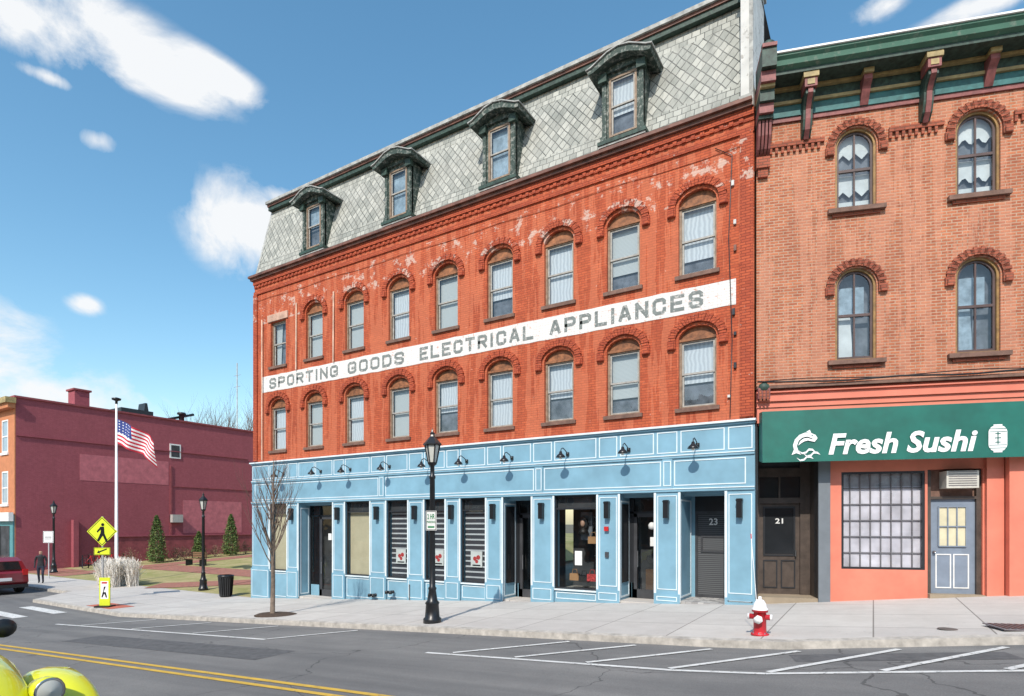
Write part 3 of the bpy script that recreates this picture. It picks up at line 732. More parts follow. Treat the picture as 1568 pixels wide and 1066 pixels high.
c2.box(.3,SE,-.05,-.001,9.50,9.60,mRedC)
c2.box(.3,SE,-.08,-.001,9.60,9.86,mTeal)
c2.box(.3,SE,-.14,-.001,9.861,9.93,mOchre)
c2.box(.3,SE,-.10,-.001,9.931,10.16,mGreenD)
c2.box(.3,SE,-.20,-.001,10.161,10.22,mOchre)
c2.box(.12,SE,-.62,0,10.221,10.30,mGreenD)
c2.prism([(-.60,10.301),(-.72,10.36),(-.74,10.46),(-.80,10.52),(-.80,10.57),(0,10.57),(0,10.301)],.08,SE,mCornG)
c2.box(.04,SE,-.84,.4,10.571,10.61,mWhite)
c2.box(.04,SE,.3,1.0,10.0,10.55,mGreyTrim)
def bracket(s,big):
    w=.13 if big else .085
    if big:
        c2.box(s-w-.03,s+w+.03,-.60,-.21,10.10,10.219,mOchre); c2.box(s-w,s+w,-.57,-.21,9.90,10.099,mRedC); c2.box(s-w*.6,s+w*.6,-.585,-.571,9.94,10.06,mOchre)
        c2.prism([(-.50,9.90),(-.52,9.78),(-.40,9.70),(-.30,9.55),(-.28,9.35),(-.22,9.15),(-.10,9.02),(-.02,9.02),(-.02,9.9)],s-w*.75,s+w*.75,mGreenD)
        c2.prism([(-.53,9.90),(-.55,9.78),(-.43,9.69),(-.33,9.55),(-.31,9.35),(-.25,9.13),(-.12,8.98),(-.10,9.02),(-.22,9.17),(-.28,9.37),(-.3,9.57),(-.40,9.72),(-.5,9.8)],s-w*.4,s+w*.4,mRedC)
    else:
        c2.box(s-w-.02,s+w+.02,-.42,-.21,10.12,10.219,mOchre)
        c2.prism([(-.36,10.12),(-.38,10.0),(-.26,9.9),(-.16,9.72),(-.09,9.6),(-.081,9.6),(-.08,10.12)],s-w,s+w,mRedC)
sp_=(rs(1413)-rs(1232))/2
s=rs(1232)
for k in range(8): bracket(s,k%2==0); s+=sp_
for z0,z1,y,m in ((10.30,10.72,-.86,mGreenD),(10.72,10.80,-.90,mRedC),(10.05,10.29,-.74,mRedC),(9.98,10.05,-.66,mOchre),(9.72,9.98,-.58,mGreenD),(9.5,9.72,-.5,mRedC),(9.42,9.5,-.42,mGreenD)):
    c2.box(0.0,.31,y,.0,z0,z1-.002,m)
for kx in range(4): c2.prism([(-.36,9.42),(-.30,9.1),(-.18,8.85),(-.02,8.75),(-.02,9.42)],.01+kx*.078,.06+kx*.078,mRedC)
c2.ell((.16,-.70,10.85),(.16,.14,.13),mGreenD,12,6)
c2.box(0.0,.30,-.14,-.001,8.45,8.70,mBrick2D); c2.box(0.04,.26,-.09,-.0011,8.25,8.449,mBrick2D)
c2.obj('cornice',r2)
f2=B()
f2.box(0.02,SE,-.10,.3,2.40,3.18,mCoral)
for z,y,t in ((3.19,-.22,.07),(3.10,-.16,.03),(2.90,-.15,.03),(2.76,-.13,.02)): f2.box(0.0,SE,y,-.1005,z,z+t,mCoral if t<.05 else mSill)
f2.tube([(k*.5,-.25,3.30+.02*math.sin(k*1.3)+ (0.0 if k else .05)) for k in range(0,20)],.022,mBlack,5)
f2.tube([(k*.5+.1,-.2,3.36+.03*math.sin(k*.9)) for k in range(0,19)],.012,mBlack,5)
f2.box(0.02,.28,-.26,-.1005,2.95,3.2,mRedC)
for kx in range(3): f2.box(.04+kx*.08,.09+kx*.08,-.29,-.261,2.9,3.14,mBrick2D)
f2.ell((.15,-.2,3.22),(.13,.1,.12),mGreenD,10,6)
mSG=M('green_awning_fabric',(.006,.12,.09),.5,var=.22,scale=1.2,bump=.15,bscale=3); mPW=M('sign_white',(.85,.85,.85),.5,var=.03)
f2.prism([(-.55,1.42),(-.50,2.60),(-.1006,2.64),(-.1006,1.50)],.06,SE-.3,mSG)
f2.obj('storefront_frieze',r2)
sg=B()
def rs5(px):
    u=(px-784)/897.0; ox=-.2307*.54; of=-.973*.54
    return ((14.03+of)*u-(5.83+ox))/(0.973+0.2307*u)
def rz5(px,py): return (803-py)/897.0*(14.03-.973*.54-.2307*rs5(px))
za=rz5(1380,694); zb_=rz5(1380,662)
sg.text('Fresh Sushi',rs5(1268),rs5(1496),za,zb_+.02,-.556,mPW,shear=.22,bold=.03)
xf=rs5(1232); zf=rz5(1232,683)
def blob(pts,m,y=-.556): sg.plate([(xf+a,zf+c) for a,c in pts],[],y,.003,m)
blob([(.26,.17),(.22,.24),(.12,.29),(.0,.30),(-.12,.25),(-.21,.15),(-.25,.02),(-.23,-.08),(-.28,-.20),(-.18,-.16),(-.08,-.20),(-.14,-.10),(-.17,.0),(-.13,.12),(-.05,.19),(.05,.21),(.14,.17),(.20,.12),(.24,.13)],mPW)
blob([(.23,.12),(.15,.145),(.05,.18),(-.03,.165),(-.10,.11),(-.14,.01),(-.08,.06),(-.02,.10),(.06,.12),(.14,.10),(.20,.085)],mPW)
blob([(.02,.31),(.10,.36),(.13,.29)],mPW)
sg.plate([(xf+.15+.016*math.cos(t*.785),zf+.225+.016*math.sin(t*.785)) for t in range(8)],[],-.558,.002,mSG)
for k,(dx,dz) in enumerate(((-.04,-.10),(.06,-.17),(-.08,-.26))):
    blob([(dx-.10,dz),(dx-.02,dz-.05),(dx+.06,dz-.03),(dx+.12,dz+.04),(dx+.20,dz+.03),(dx+.26,dz-.04),(dx+.18,dz-.01),(dx+.12,dz-.01),(dx+.07,dz-.07),(dx-.02,dz-.085)],mPW)
xl=rs5(1527); z0=rz5(1527,690); z1=rz5(1527,653)
sg.plate([(xl+.17*max(-1,min(1,1.25*math.cos(t*math.pi/12)))*1.0,(z0+z1)/2+(z1-z0)/2*max(-1,min(1,1.15*math.sin(t*math.pi/12)))) for t in range(24)],[],-.556,.003,mPW)
sg.box(xl-.08,xl+.08,-.558,-.553,z1,z1+.04,mPW); sg.box(xl-.08,xl+.08,-.558,-.553,z0-.04,z0,mPW)
for q in (-.8,-.55,.55,.8): sg.box(xl-.16,xl+.16,-.560,-.5585,(z0+z1)/2+q*(z1-z0)*.5-.006,(z0+z1)/2+q*(z1-z0)*.5+.006,mSG)
for (p,q,r_,t_) in ((-.05,.05,.09,.02),(-.06,.06,.0,.02),(-.05,.05,-.09,.02)): sg.box(xl+p,xl+q,-.560,-.5585,(z0+z1)/2+r_,(z0+z1)/2+r_+t_,mSG)
sg.box(xl-.01,xl+.01,-.5612,-.5601,(z0+z1)/2-.12,(z0+z1)/2+.13,mSG)
sg.obj('restaurant_sign_lettering',r2)
g2=B()
def G2(s): return gz(-2.4+.9492*s)
a0,a1=rs(1166),rs(1252); ap=rs(1270)
w0,w1=rs(1288),rs(1416); d0,d1=rs(1423),rs(1501); zw0=rz(1350,872); zw1=rz(1350,722); zd1=rz(1460,760)
g2.box(0,.04,-.02,.3,-2.4,2.4,mBlackF)
mGreyP=M('grey_blue_pier',(.15,.17,.19),.6)
g2.box(a1,ap,-.06,.3,-2.4,2.39,mGreyP)
ra=(d0-.04,d1+.04)
g2.plate(rect(ap,rs(1535),-2.4,2.39),[rect(w0,w1,zw0,zw1),rect(ra[0],ra[1],-2.2,rz(1460,718))],0,.28,mCoral)
g2.box(rs(1507),rs(1533),-.10,-.001,-2.3,2.39,mCoral)
g2.box(rs(1535),SE,-.25,.3,-2.3,2.39,mCoral)
mBr=M('dark_brown_door',(.07,.052,.042),.5,var=.3,scale=5)
mStep=M('stone_step',(.3,.24,.17),.8)
D=.75; gd=G2(.8)+.12
g2.box(.04,a1,.0,D+.3,-2.6,gd,mStep)
g2.quad((.04,0,gd),(.04,D,gd),(.04,D,2.3),(.04,0,2.3),mBr); g2.quad((a1,0,gd),(a1,D,gd),(a1,D,2.3),(a1,0,2.3),mBr)
g2.box(.04,a1,D,D+.1,1.25,2.3,mDark)
dl,dr=.20,a1-.22
g2.box(.04,dl,D-.05,D+.1,gd,2.3,mBr); g2.box(dr,a1,D-.05,D+.1,gd,2.3,mBr); g2.box(dl,dr,D-.05,D+.1,.52,.66,mBr); g2.box(dl,dr,D-.05,D+.1,1.18,1.4,mBr)
g2.box(dl,dr,D+.02,D+.1,gd,.52,mBr); xm=(dl+dr)/2
for i in (0,1):
    g2.frame(dl+.1+i*(xm-dl-.06),xm-.04+i*(xm-dl-.06),gd+.15,gd+.85,D+.02,.03,mBlackF,.015)
g2.frame(dl+.1,dr-.1,gd+.95,.44,D+.02,.04,mBlackF,.02)
g2.box(xm-.02,xm+.02,D-.04,D+.0,.66,1.18,mBr)
g2.quad((dl+.14,D+.015,gd+1.0),(dr-.14,D+.015,gd+1.0),(dr-.14,D+.015,.40),(dl+.14,D+.015,.40),mDP)
g2.quad((dl,D+.0,.66),(dr,D+.0,.66),(dr,D+.0,1.18),(dl,D+.0,1.18),mDP)
g2.text('21',xm-.09,xm+.09,.02,.15,D-.0,mPost,bold=.02)
g2.tube([(dr-.1,D-.05,gd+.95),(dr-.1,D-.05,gd+1.1)],.02,mChrome,6)
mLav=M('frosted_lavender_pane',(.66,.60,.65),.35,var=.35,scale=1.3)
g2.quad((w0,.14,zw0),(w1,.14,zw0),(w1,.14,zw1-.34),(w0,.14,zw1-.34),mLav)
mDimP=M('dim_pane',(.34,.32,.34),.3,var=.4)
mMun=M('muntin',(.18,.16,.17),.6)
g2.quad((w0,.139,zw1-.34),(w1,.139,zw1-.34),(w1,.139,zw1),(w0,.139,zw1),mDimP)
nx,nz=8,6
for i in range(nx+1):
    x=w0+(w1-w0)*i/nx; g2.box(x-.012,x+.012,.10,.13,zw0,zw1,mMun)
for i in range(nz+1):
    z=zw0+(zw1-zw0)*i/nz; g2.box(w0,w1,.105,.128,z-.012,z+.012,mMun)
g2.frame(w0,w1,zw0,zw1,.06,.05,mBlackF,.05)
g2.quad((w0+.05,.085,zw0),(w1,.085,zw0),(w1,.085,zw1),(w0+.05,.085,zw1),mGlass)
gd=G2((d0+d1)/2)+.06
mGD=M('blue_grey_door',(.19,.23,.29),.5,var=.15)
g2.box(ra[0],ra[1],-.12,.6,-2.4,gd,mStep)
g2.box(d0-.038,d0+.05,.06,.2,gd,rz(1460,719),mBr); g2.box(d1-.05,d1+.038,.06,.2,gd,rz(1460,719),mBr); g2.box(d0+.05,d1-.05,.06,.2,zd1-.06,zd1,mBr)
g2.box(d0+.05,d1-.05,.13,.2,gd,zd1-.06,mGD)
zt=zd1-.06; hh=zt-gd; xw=(d0+d1)/2
mCream=M('cream_curtain',(.6,.55,.38),.8)
g2.quad((xw-.26,.125,gd+hh*.5),(xw+.26,.125,gd+hh*.5),(xw+.26,.125,gd+hh*.92),(xw-.26,.125,gd+hh*.92),mCream)
for i in range(4): g2.box(xw-.27+.18*i-.012,xw-.27+.18*i+.012,.10,.124,gd+hh*.5,gd+hh*.92,mGD)
for z in (.5,.71,.92): g2.box(xw-.27,xw+.27,.098,.1241,gd+hh*z-.014,gd+hh*z+.014,mGD)
for i in (0,1): g2.frame(xw-.33+.35*i,xw-.33+.31+.35*i,gd+.12,gd+hh*.42,.13,.025,mPost,.012)
g2.tube([(d0+.13,.06,gd+hh*.44),(d0+.13,.12,gd+hh*.44)],.03,mChrome,8)
g2.box(ra[0],ra[1],.16,.2,zd1,2.3,mSill)
ax0,ax1=rs(1443),rs(1492); az0,az1=rz(1465,748),rz(1465,722)
g2.box(ax0,ax1,-.18,.16,az0,az1,M('ac_housing',(.55,.53,.47),.5))
for i in range(7): g2.box(ax0+.04,ax1-.04,-.19,-.181,az0+.05+i*.05,az0+.065+i*.05,mMun)
g2.obj('ground_floor',r2)
# ================================================================= MAROON BUILDING across the plaza
r3=empty('maroon_brick_building',(-46,15,0))
p=B()
p.box(-26,0,0,34,-3.4,8.0,mMaroon)
p.box(-26.1,.1,-.1,34.1,8.001,8.12,mMaroonD)
p.plate(rect(-26,0,-3.2,8.0),[rect(x-.5,x+.5,z0,z0+2.1) for x in frange(-24.5,-1.5,2.3) for z0 in (1.3,4.6)],-.06,.055,mTan)
for x in frange(-24.5,-1.5,2.3):
    for z0 in (1.3,4.6):
        p.box(x-.5,x+.5,-.03,-.004,z0,z0+2.1,M('pale_blue_pane',(.3,.38,.45),.15)); p.frame(x-.5,x+.5,z0,z0+2.1,-.04,.09,mWhite,.03); p.box(x-.45,x+.45,-.06,-.035,z0+1.0,z0+1.08,mWhite)
        p.box(x-.6,x+.6,-.14,-.061,z0-.15,z0,mWhite)
p.box(-26,.15,-.45,-.061,7.3,7.6,mTan); p.box(-26,.25,-.6,-.061,7.601,7.95,mOchre); 
mTealS=M('teal_shopfront',(.08,.25,.27),.5)
p.box(-26,.0,-.15,-.061,-3.2,.6,mTealS); p.box(-26,.1,-.4,-.151,.2,.75,mWhite)
for x in frange(-24,-1.6,3): p.box(x-1.1,x+1.1,-.17,-.152,-2.4,-.1,mDark)
p.box(.0,.14,4.6,20,-3.2,-.9,mMaroonD); p.box(.0,.22,4.6,20,-.899,-.82,mMaroon)
p.box(.0,.35,3.0,3.3,-3.2,.3,mMaroon)
p.box(.001,.06,9.5,9.65,-3.2,4.5,mMaroonD); 
p.box(.001,.08,0,16,5.6,5.66,mMaroon)
p.box(.001,.05,9.65,34,2.9,2.95,mMaroonD)
mPch=M('maroon_patch',(.48,.14,.165),.8,var=.2)
p.box(.001,.012,3.5,9.4,3.0,4.8,mPch); p.box(.001,.012,10.5,15.5,-.7,1.9,mPch)
yw=9.9
p.box(.0,.05,yw-.42,yw+.42,5.1,6.2,mWhite); p.box(.051,.06,yw-.32,yw+.32,5.2,6.1,mDark)
p.box(.0,.4,yw-.4,yw+.4,.15,.75,M('ac_housing2',(.4,.38,.36),.5))
p.box(-2,-1,3.6,4.5,8.12,9.3,mMaroon); p.box(-2.1,-.9,3.5,4.6,9.3,9.42,mMaroonD)
p.box(-5,-2,7,9.3,8.12,8.8,mBlackF); p.prism([(9.0,8.12),(9.2,9.6),(9.35,9.6),(9.6,8.12)],-4,-3,mBlackF)
p.tube([(-2,9.5,8.1),(-2,12.5,9.1)],.1,mBlackF,6); p.lathe(-2,11.5,8.1,[(.2,0),(.2,.8),(.35,.85),(.3,1.0),(0,1.05)],mBlackF,8)
p.obj('walls_and_roof',r3)
b=B(); b.tube([(-48,46.9-15.5,8),(-48,46.9-15.5,14.3)],.045,mGreyTrim,5); 
for z in (12.2,13.2): b.tube([(-48.5,31.4,z),(-47.5,31.4,z)],.02,mGreyTrim,4)
b.obj('roof_antenna')
r4=empty('brick_building_row',(0,-9,0))
q=B()
q.box(-45,-14,-12,0,-3.5,6.5,mTan); q.box(-14,30,-12,0,-3.3,7.8,mBrick2)
for x in frange(-43,28,2.6):
    for z0 in (1.2,4.2): q.box(x-.5,x+.5,.001,.03,z0,z0+1.8,mDP); q.frame(x-.55,x+.55,z0-.05,z0+1.85,.04,.08,mWhite,.02)
    q.box(x-1.0,x+1.0,.001,.05,-1.6,.4,mDP)
q.box(-45,-14,-.1,.5,6.5,6.9,mOchre); q.box(-14,30,-.1,.5,7.8,8.2,mGreenD)
q.obj('walls',r4)
# ================================================================= STREET FURNITURE
mLampGlass=M('lantern_glass',(.55,.55,.5),.3)
def lamp(x,y,name='street_lamp'):
    b=B(); z=gz(x,y)
    b.lathe(0,0,0,[(.0,0),(.21,0),(.21,.10),(.17,.14),(.15,.42),(.17,.46),(.12,.52),(.085,.75),(.10,.80),(.07,.84),(.065,1.5),(.052,3.3),(.075,3.34),(.075,3.38),(.05,3.42),(.05,3.62),(.10,3.66),(.11,3.70)],mBlack,12)
    for i in range(12):
        a=i*math.pi/6; b.tube([(.062*math.cos(a),.062*math.sin(a),.9),(.05*math.cos(a),.05*math.sin(a),3.3)],.009,mBlack,4,cap=False)
    n=6
    b.lathe(0,0,3.70,[(.09,0),(.165,.40)],mLampGlass,n,False)
    for i in range(n):
        a=2*math.pi*(i+.5)/n; b.tube([(.095*math.cos(a),.095*math.sin(a),3.70),(.172*math.cos(a),.172*math.sin(a),4.10)],.018,mBlack,4)
    b.lathe(0,0,4.10,[(.165,-.01),(.215,0),(.215,.03),(.15,.10),(.06,.20),(.045,.24),(.06,.27),(.03,.31),(.012,.36),(0,.42)],mBlack,n,False)
    return b.obj(name,None,(x,y,z))
lamp(-8.67,10.55); lamp(-26.1,15.4); lamp(-43.0,15.9)
b=B(); mSGr=M('sign_green',(.02,.2,.08),.5)
b.box(-.13,.13,-.085,-.08,0,.45,mPost); b.frame(-.12,.12,.01,.44,-.086,.012,mBlack,.002); b.text('2 HR',-.09,.09,.26,.38,-.09,mSGr,bold=.02); b.text('PARKING',-.10,.10,.17,.22,-.09,mSGr,bold=.02); b.box(-.08,.08,-.089,-.086,.06,.10,mSGr); b.box(-.07,.07,-.08,-.04,.1,.13,mBlack); b.box(-.07,.07,-.08,-.04,.33,.36,mBlack)
o=b.obj('parking_sign',None,(-8.67,10.55,-.14),math.radians(20))
hx,hy=-1.62,10.55
b=B(); mHR=M('hydrant_red',(.5,.02,.03),.4,var=.15)
b.lathe(0,0,0,[(0,0),(.17,0),(.17,.04),(.12,.05),(.12,.08),(.115,.45),(.15,.46),(.15,.50)],mHR,14)
b.lathe(0,0,.50,[(.15,0),(.15,.03),(.125,.04),(.115,.12),(.07,.19),(.03,.21),(.03,.26),(0,.265)],mPW,14)
for sx in (-1,1): b.tube([(sx*.1,0,.36),(sx*.19,0,.36)],.055,mHR,10); b.tube([(sx*.19,0,.36),(sx*.225,0,.36)],.065,mPW,6)
b.tube([(0,-.1,.33),(0,-.19,.33)],.075,mHR,10); b.tube([(0,-.19,.33),(0,-.23,.33)],.085,mPW,6)
for i in range(8): a=i*math.pi/4; b.tube([(.15*math.cos(a),.15*math.sin(a),.02),(.15*math.cos(a),.15*math.sin(a),.065)],.014,mChrome,5)
b.tube([(-.06,0,.6),(-.10,.02,1.1),(-.16,.0,1.9)],.007,mPW,4); b.tube([(-.16,0,1.9),(-.165,0,2.0)],.01,mHR,4)
b.obj('fire_hydrant',None,(hx,hy,gz(hx)),0,0,.85)
b=B(); b.lathe(0,0,0,[(0,0),(.22,0),(.28,.82),(.32,.84),(.32,.9),(.24,.92)],mBlack,16)
for i in range(20): a=i*math.pi/10; b.tube([(.235*math.cos(a),.235*math.sin(a),.05),(.295*math.cos(a),.295*math.sin(a),.82)],.012,mBlack,4)
b.obj('litter_bin',None,(-23.1,14.6,gz(-23.1)))
mYG=M('fluorescent_yellow_green',(.66,.74,.03),.5,var=.04); mGalv=M('galvanised_post',(.4,.4,.4),.5,.3)
b=B()
b.box(-.03,.03,.0,.05,0,3.35,mGalv)
b.plate([(0,2.15),(.6,2.75),(0,3.35),(-.6,2.75)],[],-.012,.01,mYG)
b.plate([(0,2.75-.56),(.56,2.75),(0,2.75+.56),(-.56,2.75)],[[(0,2.75-.53),(.53,2.75),(0,2.75+.53),(-.53,2.75)]],-.015,.002,mBlack)
b.plate([(.03+.065*math.cos(k*.785),3.02+.065*math.sin(k*.785)) for k in range(8)],[],-.016,.002,mBlack)
b.plate([(-.06,2.94),(.08,2.94),(.10,2.66),(.24,2.34),(.15,2.32),(.03,2.58),(-.12,2.34),(-.21,2.36),(-.06,2.68),(-.05,2.82),(-.18,2.70),(-.21,2.75)],[],-.016,.002,mBlack)
b.box(-.32,.32,-.012,-.002,1.80,2.10,mYG); b.frame(-.31,.31,1.81,2.09,-.012,.015,mBlack,.002)
b.plate([(-.2,1.88),(-.06,1.86),(-.1,1.9),(.2,2.02),(.18,2.06),(-.12,1.95),(-.13,2.0)],[],-.015,.002,mBlack)
b.obj('pedestrian_crossing_sign',None,(-26.4,11.4,gz(-26.4)),math.radians(33))
b=B(); b.box(-.25,.25,-.22,.22,0,.06,mBlack); b.box(-.19,.19,-.02,.02,.06,1.08,mYG); b.box(-.14,.14,-.024,-.021,.30,.95,mPW)
b.plate([(-.03,.55),(.05,.55),(.1,.35),(.05,.35),(0,.5),(-.07,.35),(-.11,.36),(-.04,.6),(-.02,.75),(.05,.75)],[],-.027,.002,mBlack); b.box(-.1,.1,-.027,-.0245,.86,.92,mRedB)
b.obj('crosswalk_yield_sign',None,(-24.0,10.45,gz(-25.9)),math.radians(33))
b=B(); b.tube([(0,0,0),(0,0,2.6)],.03,mGalv,6); b.box(-.28,.28,-.04,-.03,2.0,2.65,mPW); b.frame(-.26,.26,2.03,2.62,-.04,.02,mBlack,.003); b.box(-.18,.18,-.044,-.041,2.3,2.34,mBlack); b.box(-.18,.18,-.044,-.041,2.2,2.23,mBlack)
b.obj('notice_sign',None,(-39.3,14.3,gz(-41.5)),math.radians(33))
b=B(); H=9.2
b.lathe(0,0,0,[(0,0),(.2,0),(.2,.15),(.1,.22),(.085,.3),(.045,H),(0,H)],mPW,12)
b.box(-.25,.25,-.25,.25,-.1,.05,mKerb)
b.obj('flagpole',None,(-33,14.9,gz(-33)))
fl=bpy.data.objects['flagpole']
b=B(); b.lathe(0,0,H,[(.06,0),(.06,.15),(.2,.2),(.22,.28),(.05,.33),(0,.34)],mBlack,10); b.obj('solar_light',fl)
b=B(); mFR=M('flag_red',(.5,.02,.04),.7); mFW=M('flag_white',(.75,.75,.75),.7); mFB=M('flag_blue',(.02,.04,.2),.7)
NU,NV=40,26
def FP(u,v):
    x=.06+2.25*u*(1-.08*u); z=H-.78-1.25*v-1.15*u**1.15-.12*math.sin(u*7)*u*(.5+v)
    y=.2*math.sin(u*11+v*2.2)*min(1,u*3)-.1*u
    return (x,y,z)
vs=[FP(i/NU,j/NV) for i in range(NU+1) for j in range(NV+1)]
for mm in (mFR,mFW,mFB):
    fs=[]
    for i in range(NU):
        for j in range(NV):
            st_=j//2; k=mFR if st_%2==0 else mFW
            if i<16 and j<14:
                k=mFB
                if i%3==1 and j%3==1: k=mFW
            if k is mm: fs.append((i*(NV+1)+j,(i+1)*(NV+1)+j,(i+1)*(NV+1)+j+1,i*(NV+1)+j+1))
    b.add(vs,fs,mm,True)
b.obj('american_flag',None,(-33,14.9,gz(-33)),math.radians(30))
def bike(x,y,rz_):
    b=B(); 
    for cx in (-.52,.52):
        pts=[(cx+.33*math.cos(k*math.pi/10),0,.34+.33*math.sin(k*math.pi/10)) for k in range(21)]
        b.tube(pts,.018,mBlack,5)
        for k in range(8): a=k*math.pi/4; b.tube([(cx,0,.34),(cx+.32*math.cos(a),0,.34+.32*math.sin(a))],.003,mChrome,3)
    for a,c in (((-.52,0,.34),(-.05,0,.32)),((-.05,0,.32),(-.18,0,.85)),((-.52,0,.34),(-.15,0,.78)),((-.15,0,.78),(.36,0,.82)),((-.05,0,.32),(.37,0,.75)),((.52,0,.34),(.34,0,.95)),((.34,-.25,.98),(.34,.25,.98))):
        b.tube([a,c],.016,mRedB,5)
    b.ell((-.19,0,.9),(.13,.06,.03),mBlack,8,4)
    b.obj('bicycle',None,(x,y,gz(x,y)),rz_)
bike(-43.6,18.3,.6); bike(-43.3,19.4,.5)
b=B()
for k in range(4): b.tube([(0,k*.7,0),(0,k*.7,.85),(0,k*.7+.35,.85),(0,k*.7+.35,0)],.03,mBlack,6)
b.obj('bicycle_rack',None,(-43.9,17.8,gz(-43.9,18.5)))
b=B(); mWood=M('bench_wood',(.2,.11,.06),.7)
for k in range(4): b.box(-.9,.9,-.2+k*.11,-.11+k*.11,.43,.46,mWood)
for k in range(3): b.box(-.9,.9,.25,.28,.55+k*.12,.64+k*.12,mWood)
for sx in (-.8,.8): b.box(sx-.03,sx+.03,-.2,.25,0,.429,mBlack); b.box(sx-.03,sx+.03,.22,.249,.43,.9,mBlack)
b.obj('park_bench',None,(-38,21.9,gz(-38,21.9)),math.radians(0))
b=B(); b.lathe(0,0,0,[(0,.004),(.13,.004),(.14,.0)],M('iron_cover',(.12,.1,.09),.6),16); b.obj('manhole_cover',None,(1.0,11.5,gz(1.0)+.008))
b=B(); b.box(-.45,.45,-.3,.3,-.01,.005,mMun)
for k in range(9): b.box(-.4+k*.09,-.36+k*.09,-.26,.26,.0051,.012,mBlackF)
b.obj('sidewalk_grate',None,(2.0,11.75,gz(2.0)+.012),ang)
# ================================================================= TREES
mBark=M('bark',(.17,.13,.10),.9,var=.35,scale=12); mTwig=M('twig',(.15,.095,.075),.9,var=.3)
def grow(b,p,d,L,r,dep,spread,n=3,up=.15,mt=None):
    pts=[p];rr=[r];q=Vector(p);dd=Vector(d).normalized();N=4
    for i in range(N):
        dd=(dd+Vector((U(-1,1),U(-1,1),U(-.3,1)))*.09+Vector((0,0,up*.3))).normalized()
        q=q+dd*L/N; pts.append(tuple(q)); rr.append(r*(1-.55*(i+1)/N))
    b.tube(pts,rr,mt or (mBark if dep>1 else mTwig),6 if dep>1 else 3,cap=False)
    if dep<=0: return
    for k in range(n+ (1 if dep>1 else 0)):
        t=U(.3,1.0) if k else 1.0; idx=min(N,max(1,int(t*N+.5)))
        az=U(0,2*math.pi); s=spread*U(.6,1.2)
        nd=(dd+Vector((math.cos(az),math.sin(az),0))*s+Vector((0,0,up))).normalized()
        grow(b,pts[idx],nd,L*U(.55,.75),rr[idx]*.7,dep-1,spread,n,up)
b=B()
tr=[(0,0,-.05),(.02,.01,1.0),(-.02,.02,2.0),(.03,0,3.0),(.02,.02,4.5)]
b.tube(tr,[.075,.06,.048,.034,.008],mBark,8)
for k in range(20):
    z=U(1.3,3.9); a=k*2.4+U(-.3,.3); t=(z-1.3)/2.6
    grow(b,(.01,.01,z),(math.cos(a)*.55,math.sin(a)*.55,.95),(1.15*(1-t)+.4),.02,2,.5,3,.25)
b.obj('bare_street_tree',None,(-14.75,10.75,gz(-14.75)))
b=B(); mMulch=M('dark_mulch',(.07,.045,.03),.95,var=.5,scale=20,bump=.6)
b.ell((0,0,0),(.75,.55,.07),mMulch,20,6,0); b.obj('tree_pit_mulch',None,(-14.6,10.8,gz(-14.7)-.005))
for (x,y,h) in ((-90,60,25),(-84,50,21),(-96,66,22),(-100,58,20)):
    b=B(); b.tube([(0,0,0),(.1,0,h*.2),(0,.1,h*.4)],[.4,.32,.25],mBark,7)
    for k in range(9):
        a=k*2.4; grow(b,(0,.05,h*U(.22,.42)),(math.cos(a)*.6,math.sin(a)*.6,.8),h*.27,.2,3,.6,3,.15)
    b.obj('bare_tree',None,(x,y,-1.2))
mLeafD=M('evergreen_dark',(.045,.09,.022),.8,var=.4,scale=6); mLeafL=M('evergreen_light',(.14,.20,.05),.8,var=.3,scale=6)
def conifer(x,y,h,w,name='arborvitae'):
    b=B(); b.tube([(0,0,0),(0,0,h*.9)],[.06,.01],mBark,5)
    for k in range(4200):
        t=R()**1.2; z=.08+t*h*.95; r=w*(1-t)**.6*(.7 if t<.05 else 1)*U(.5,1.05)*(1+.18*math.sin(z*9+k%5)); a=U(0,6.283)
        c=Vector((r*math.cos(a),r*math.sin(a),z)); s=U(.05,.10)
        e1=Vector((U(-1,1),U(-1,1),U(-.3,1))).normalized()*s; e2=Vector((U(-1,1),U(-1,1),U(0,1.6))).normalized()*s*1.5
        b.add([tuple(c),tuple(c+e1),tuple(c+e2)],[(0,1,2)],mLeafD if R()<.55 else mLeafL)
    b.obj(name,None,(x,y,gz(x,y)))
conifer(-43,22,3.4,.66); conifer(-43.3,25.2,2.0,.5); conifer(-43,27.6,3.3,.66)
mSh1=M('dormant_shrub',(.24,.15,.10),.9,var=.4); mSh2=M('shrub_green',(.12,.13,.05),.9,var=.4)
def shrub(x,y,w,h):
    b=B()
    for k in range(14): a=U(0,6.28); b.tube([(0,0,0),(w*.5*math.cos(a),w*.5*math.sin(a),h*U(.5,.95))],[.015,.004],mTwig,3)
    for k in range(700):
        a=U(0,6.283); ph=U(0,1.57); rr=U(.5,1.05)*(1+.2*math.sin(a*3)); c=Vector((w*rr*math.cos(ph)*math.cos(a),w*rr*math.cos(ph)*math.sin(a),.05+h*rr*math.sin(ph)))
        s=.06; e1=Vector((U(-1,1),U(-1,1),U(-1,1)))*s; e2=Vector((U(-1,1),U(-1,1),U(-1,1)))*s
        b.add([tuple(c),tuple(c+e1),tuple(c+e2)],[(0,1,2)],mSh1 if R()<.7 else mSh2)
    b.obj('shrub',None,(x,y,gz(x,y)))
for y in (20.5,23.3,24.2,26.4,29,30.2,31.5): shrub(-43.2+U(-.3,.3),y,U(.6,.85),U(.7,1.0))
mPamp=M('pale_ornamental_grass',(.84,.80,.73),.9,var=.15); mPamp2=M('tan_ornamental_grass',(.6,.53,.43),.9,var=.25)
b=B()
